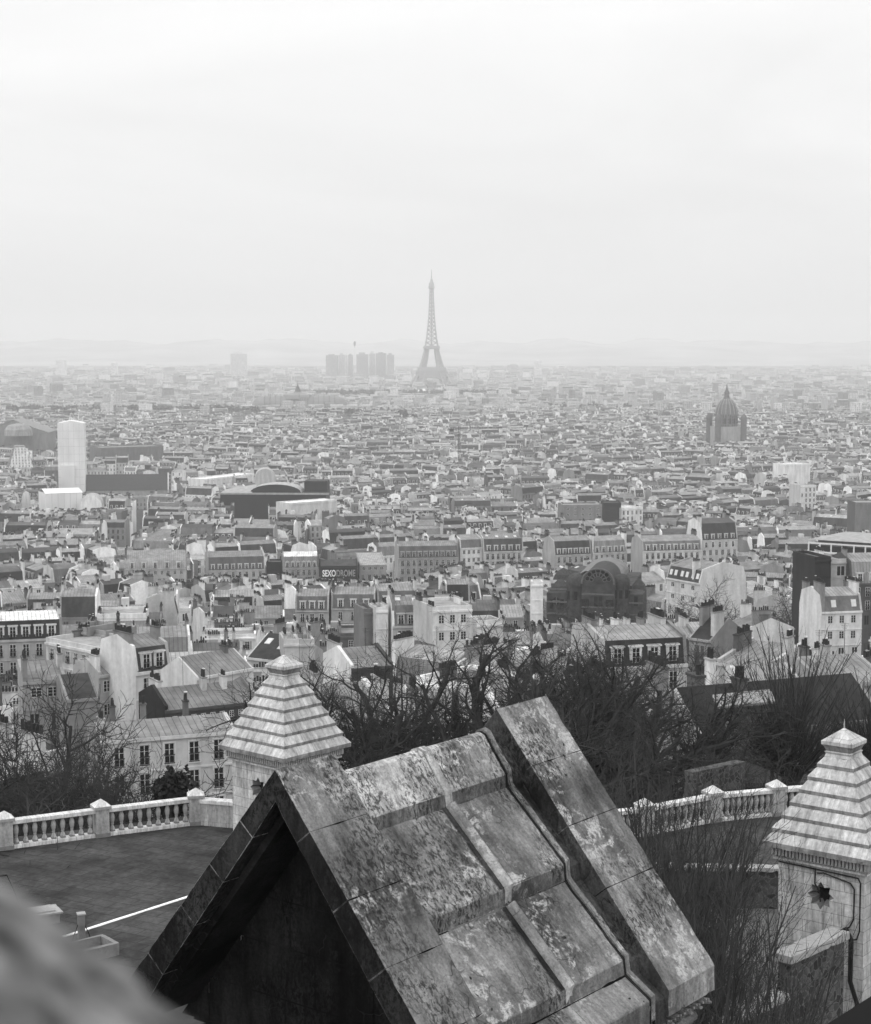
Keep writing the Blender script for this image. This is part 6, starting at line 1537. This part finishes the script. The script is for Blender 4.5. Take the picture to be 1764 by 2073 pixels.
for i, (px, yt, Y, l) in enumerate(((1325, 1490, 51, 'sapling standing at the foot of the first balustrade pier'), (1388, 1500, 51, 'sapling just right of the first balustrade pier'), (1430, 1535, 50, 'sapling before the second pier of the right balustrade, low and bushy'), (1300, 1560, 49, 'sapling between the far coping edge and the first balustrade pier'), (1415, 1570, 50, 'sapling in front of the balusters between the two piers'), (1365, 1660, 42, 'sapling above the garden wall, close to the coping'), (1410, 1820, 34.5, 'sapling low beside the carved cornice'), (1480, 1900, 33, 'bushy sapling rising from the bottom edge'), (1545, 1930, 33.5, 'sapling at the bottom edge before the rubble wall'))):
    tree('shoots', px, yt, Y, l, GP_, i + 1, .9, 'sapling', 96.2 + max(0, Y - 38) * .15, 'sapling')
GC = 'bare trees among the houses'
for i, (px, yt, Y, l) in enumerate(((1028, 1190, 470, 'bare courtyard tree left of the white wall block by the church'), (1225, 1215, 430, 'bare tree in front of the brick church doors'), (1255, 1225, 425, 'second bare tree in front of the brick church, right of the first'), (1185, 1212, 428, 'third bare tree in front of the brick church, left of the doors'), (1285, 1222, 420, 'fourth bare tree in front of the brick church, at its right end'), (1412, 1300, 235, 'dark bare tree just right of the slate mansard'), (1448, 1295, 232, 'dark bare tree beside the black gabled house'), (1478, 1310, 228, 'dark bare tree left of the fan-shaped shoots'), (1540, 1180, 400, 'bushy bare tree right of the big white end wall'), (700, 1158, 640, 'bare street tree below the lettered shop sign'), (600, 1150, 660, 'bare street tree in front of the pale arched mansard'), (1285, 1255, 380, 'bare tree behind the slate mansard chimneys'))):
    tree('spread' if i not in (1, 2, 3, 4, 8) else 'shrub', px, yt, Y, l, GC, i, 1.1)
# evergreen bushes and far parks
def leaf_crown(mb, c, rx, rz, n, s, rn):
    for _ in range(n):
        while True:
            p = Vector((rn.uniform(-1, 1), rn.uniform(-1, 1), rn.uniform(-1, 1)))
            if p.length < 1: break
        p = p * (.75 + .35 * mnoise.noise(p * 2 + Vector(c) * .01))
        q = Vector((c[0] + p.x * rx, c[1] + p.y * rx, c[2] + p.z * rz)); a = Vector((rn.gauss(0, 1), rn.gauss(0, 1), rn.gauss(0, 1))).normalized() * s; b = a.cross(Vector((rn.gauss(0, 1), rn.gauss(0, 1), rn.gauss(0, 1)))).normalized() * s
        mb.poly([tuple(q - a), tuple(q + b), tuple(q + a), tuple(q - b)])
def far_park():
    rn = random.Random(77); mb = MB()
    for px, py, a, b in PARKS:
        n = int(4 * a * b / 170)
        for i in range(n):
            x, y = px + rn.uniform(-a, a), py + rn.uniform(-b, b)
            if inside(x, y, 6): continue
            h = rn.uniform(17, 25) if y > 2600 else rn.uniform(11, 18) if y > 1500 else rn.uniform(8, 12)
            leaf_crown(mb, (x, y, zt(x, y) + h * .55), h * .42, h * .5, 26 if y > 2000 else 60, 1.9 if y > 2000 else 1.0, rn)
    o = part('far_trees', mb, [M_LEAF], None); tag(o, 'dark hazy bands of park trees between the far roofs', 'trees', None, 'stuff')
    for px, yt, Y, w, l in ((708, 827, 2520, 15, 'round dark tree clump beside the exhibition hall'), (813, 826, 2520, 19, 'larger round dark tree clump below the iron tower'), (838, 838, 2480, 12, 'low dark tree right of the larger round clump')):
        c = atY(px, yt, Y); root = thing('round_tree', l, 'tree', (c.x, Y, 0), 0, 'round far trees')
        mb = MB(); r = w * Y / FPX; leaf_crown(mb, (0, 0, c.z - r * .9), r, r * .95, 420, 2.2, rn); part('crown', mb, [M_LEAF], root)
        mb = MB(); mb.tube([(0, 0, 0), (0, 0, c.z - r)], [1.0, .6], 6); part('trunk', mb, [M_BARK], root)
far_park()
# garden gate and iron fence in front of the black-roofed house
def gate():
    a, b = atY(1469, 1514, 95.5), atY(1540, 1512, 95.5); h = 2.6; z0 = a.z - .1; w = (b - a).length
    root = thing('garden_gate', 'pale corrugated garden gate under a small white canopy, beside the dark bush', 'gate', (a.x, a.y, z0), 0)
    mb = MB(); n = 24
    for i in range(n): x0, x1 = w * i / n, w * (i + 1) / n; mb.box(x0, x1 - .02, -.04 - (.03 if i % 2 else 0), .04, 0, h * .55); 
    mb.box(0, w, .02, .12, 0, h * .95); part('panel', mb, [grey('pale_sheet_metal', .5, .5, .15, 2)], root)
    mb = MB(); q = [(-.7, -.9, h * 1.0), (w + .6, -.9, h * 1.12), (w + .6, .4, h * 1.28), (-.7, .4, h * 1.16)]; mb.poly(q); mb.poly([(x, y, z - .12) for x, y, z in reversed(q)])
    for k in range(4): p, r_ = q[k], q[(k + 1) % 4]; mb.poly([p, (p[0], p[1], p[2] - .12), (r_[0], r_[1], r_[2] - .12), r_])
    part('canopy', mb, [M_BALTOP], root)
    root = thing('iron_fence', 'thin black iron fence running across the dark garden below the gate', 'fence', (0, 0, 0))
    p0, p1 = atY(1500, 1600, 78.0), atY(1680, 1602, 78.0); Ln = (p1 - p0).length; d = (p1 - p0).normalized()
    z0 = p0.z - 1.4
    mb = MB()
    for i in range(60): q = p0 + d * Ln * i / 59; mb.tube([(q.x, q.y, z0), (q.x, q.y, z0 + 1.75)], [.02, .02], 4)
    part('bars', mb, [M_IRON], root)
    for zz in (.25, 1.5): mb = MB(); mb.tube([(p0.x, p0.y, z0 + zz), (p1.x, p1.y, z0 + zz)], [.028, .028], 4); part('rail', mb, [M_IRON], root)
    root = thing('rubble_wall', 'old rubble stone wall in front of the iron fence behind the balustrade', 'wall', (0, 0, 0))
    p0, p1 = atY(1395, 1562, 74.0), atY(1500, 1590, 76.0); mb = MB(); dd = (p1 - p0); dd.z = 0; n = dd.cross(Vector((0, 0, 1))).normalized() * .25
    for s in (1,):
        q = [p0 - n, p1 - n, p1 + n, p0 + n]; zt2 = p0.z; zb2 = zt2 - 1.6
        for k in range(4): u_, v_ = q[k], q[(k + 1) % 4]; mb.poly([(u_.x, u_.y, zb2), (v_.x, v_.y, zb2), (v_.x, v_.y, zt2), (u_.x, u_.y, zt2)])
        mb.poly([(v.x, v.y, zt2) for v in q])
    part('wall_face', mb, [M_RUBBLE], root)
    for px, py, Y, r, l in ((1565, 1492, 93.5, 1.5, 'round dark evergreen bush beside the pale gate'), (352, 1600, 70, 1.1, 'small dark evergreen bush at the foot of the white building')):
        c = atY(px, py, Y); root = thing('evergreen_bush', l, 'bush', (c.x, Y, c.z - r * 1.4), 0, 'evergreen bushes')
        mb = MB(); leaf_crown(mb, (0, 0, r * 1.3), r, r * 1.2, 1500, .11, random.Random(5)); part('foliage', mb, [M_LEAF], root)
        mb = MB(); mb.tube([(0, 0, -1.5), (0, 0, r * 1.3)], [.12, .07], 6); part('stem', mb, [M_BARK], root)
gate()
# ================================================================== HAZE
def haze():
    mb = MB(); mb.box(-26000, 26000, -140, 36000, -7, 360, 0, .5, True)
    m = bpy.data.materials.new('haze'); m.use_nodes = True; t = m.node_tree; t.nodes.clear()
    v = t.nodes.new('ShaderNodeVolumePrincipled'); o = t.nodes.new('ShaderNodeOutputMaterial'); t.links.new(v.outputs[0], o.inputs['Volume'])
    v.inputs['Density'].default_value = 1.5e-4; v.inputs['Color'].default_value = (.97, .97, .97, 1); v.inputs['Anisotropy'].default_value = .2
    ob = part('haze', mb, [m], None); ob['kind'] = 'stuff'; tag(ob, 'pale winter haze thickening towards the horizon', 'haze')
haze()
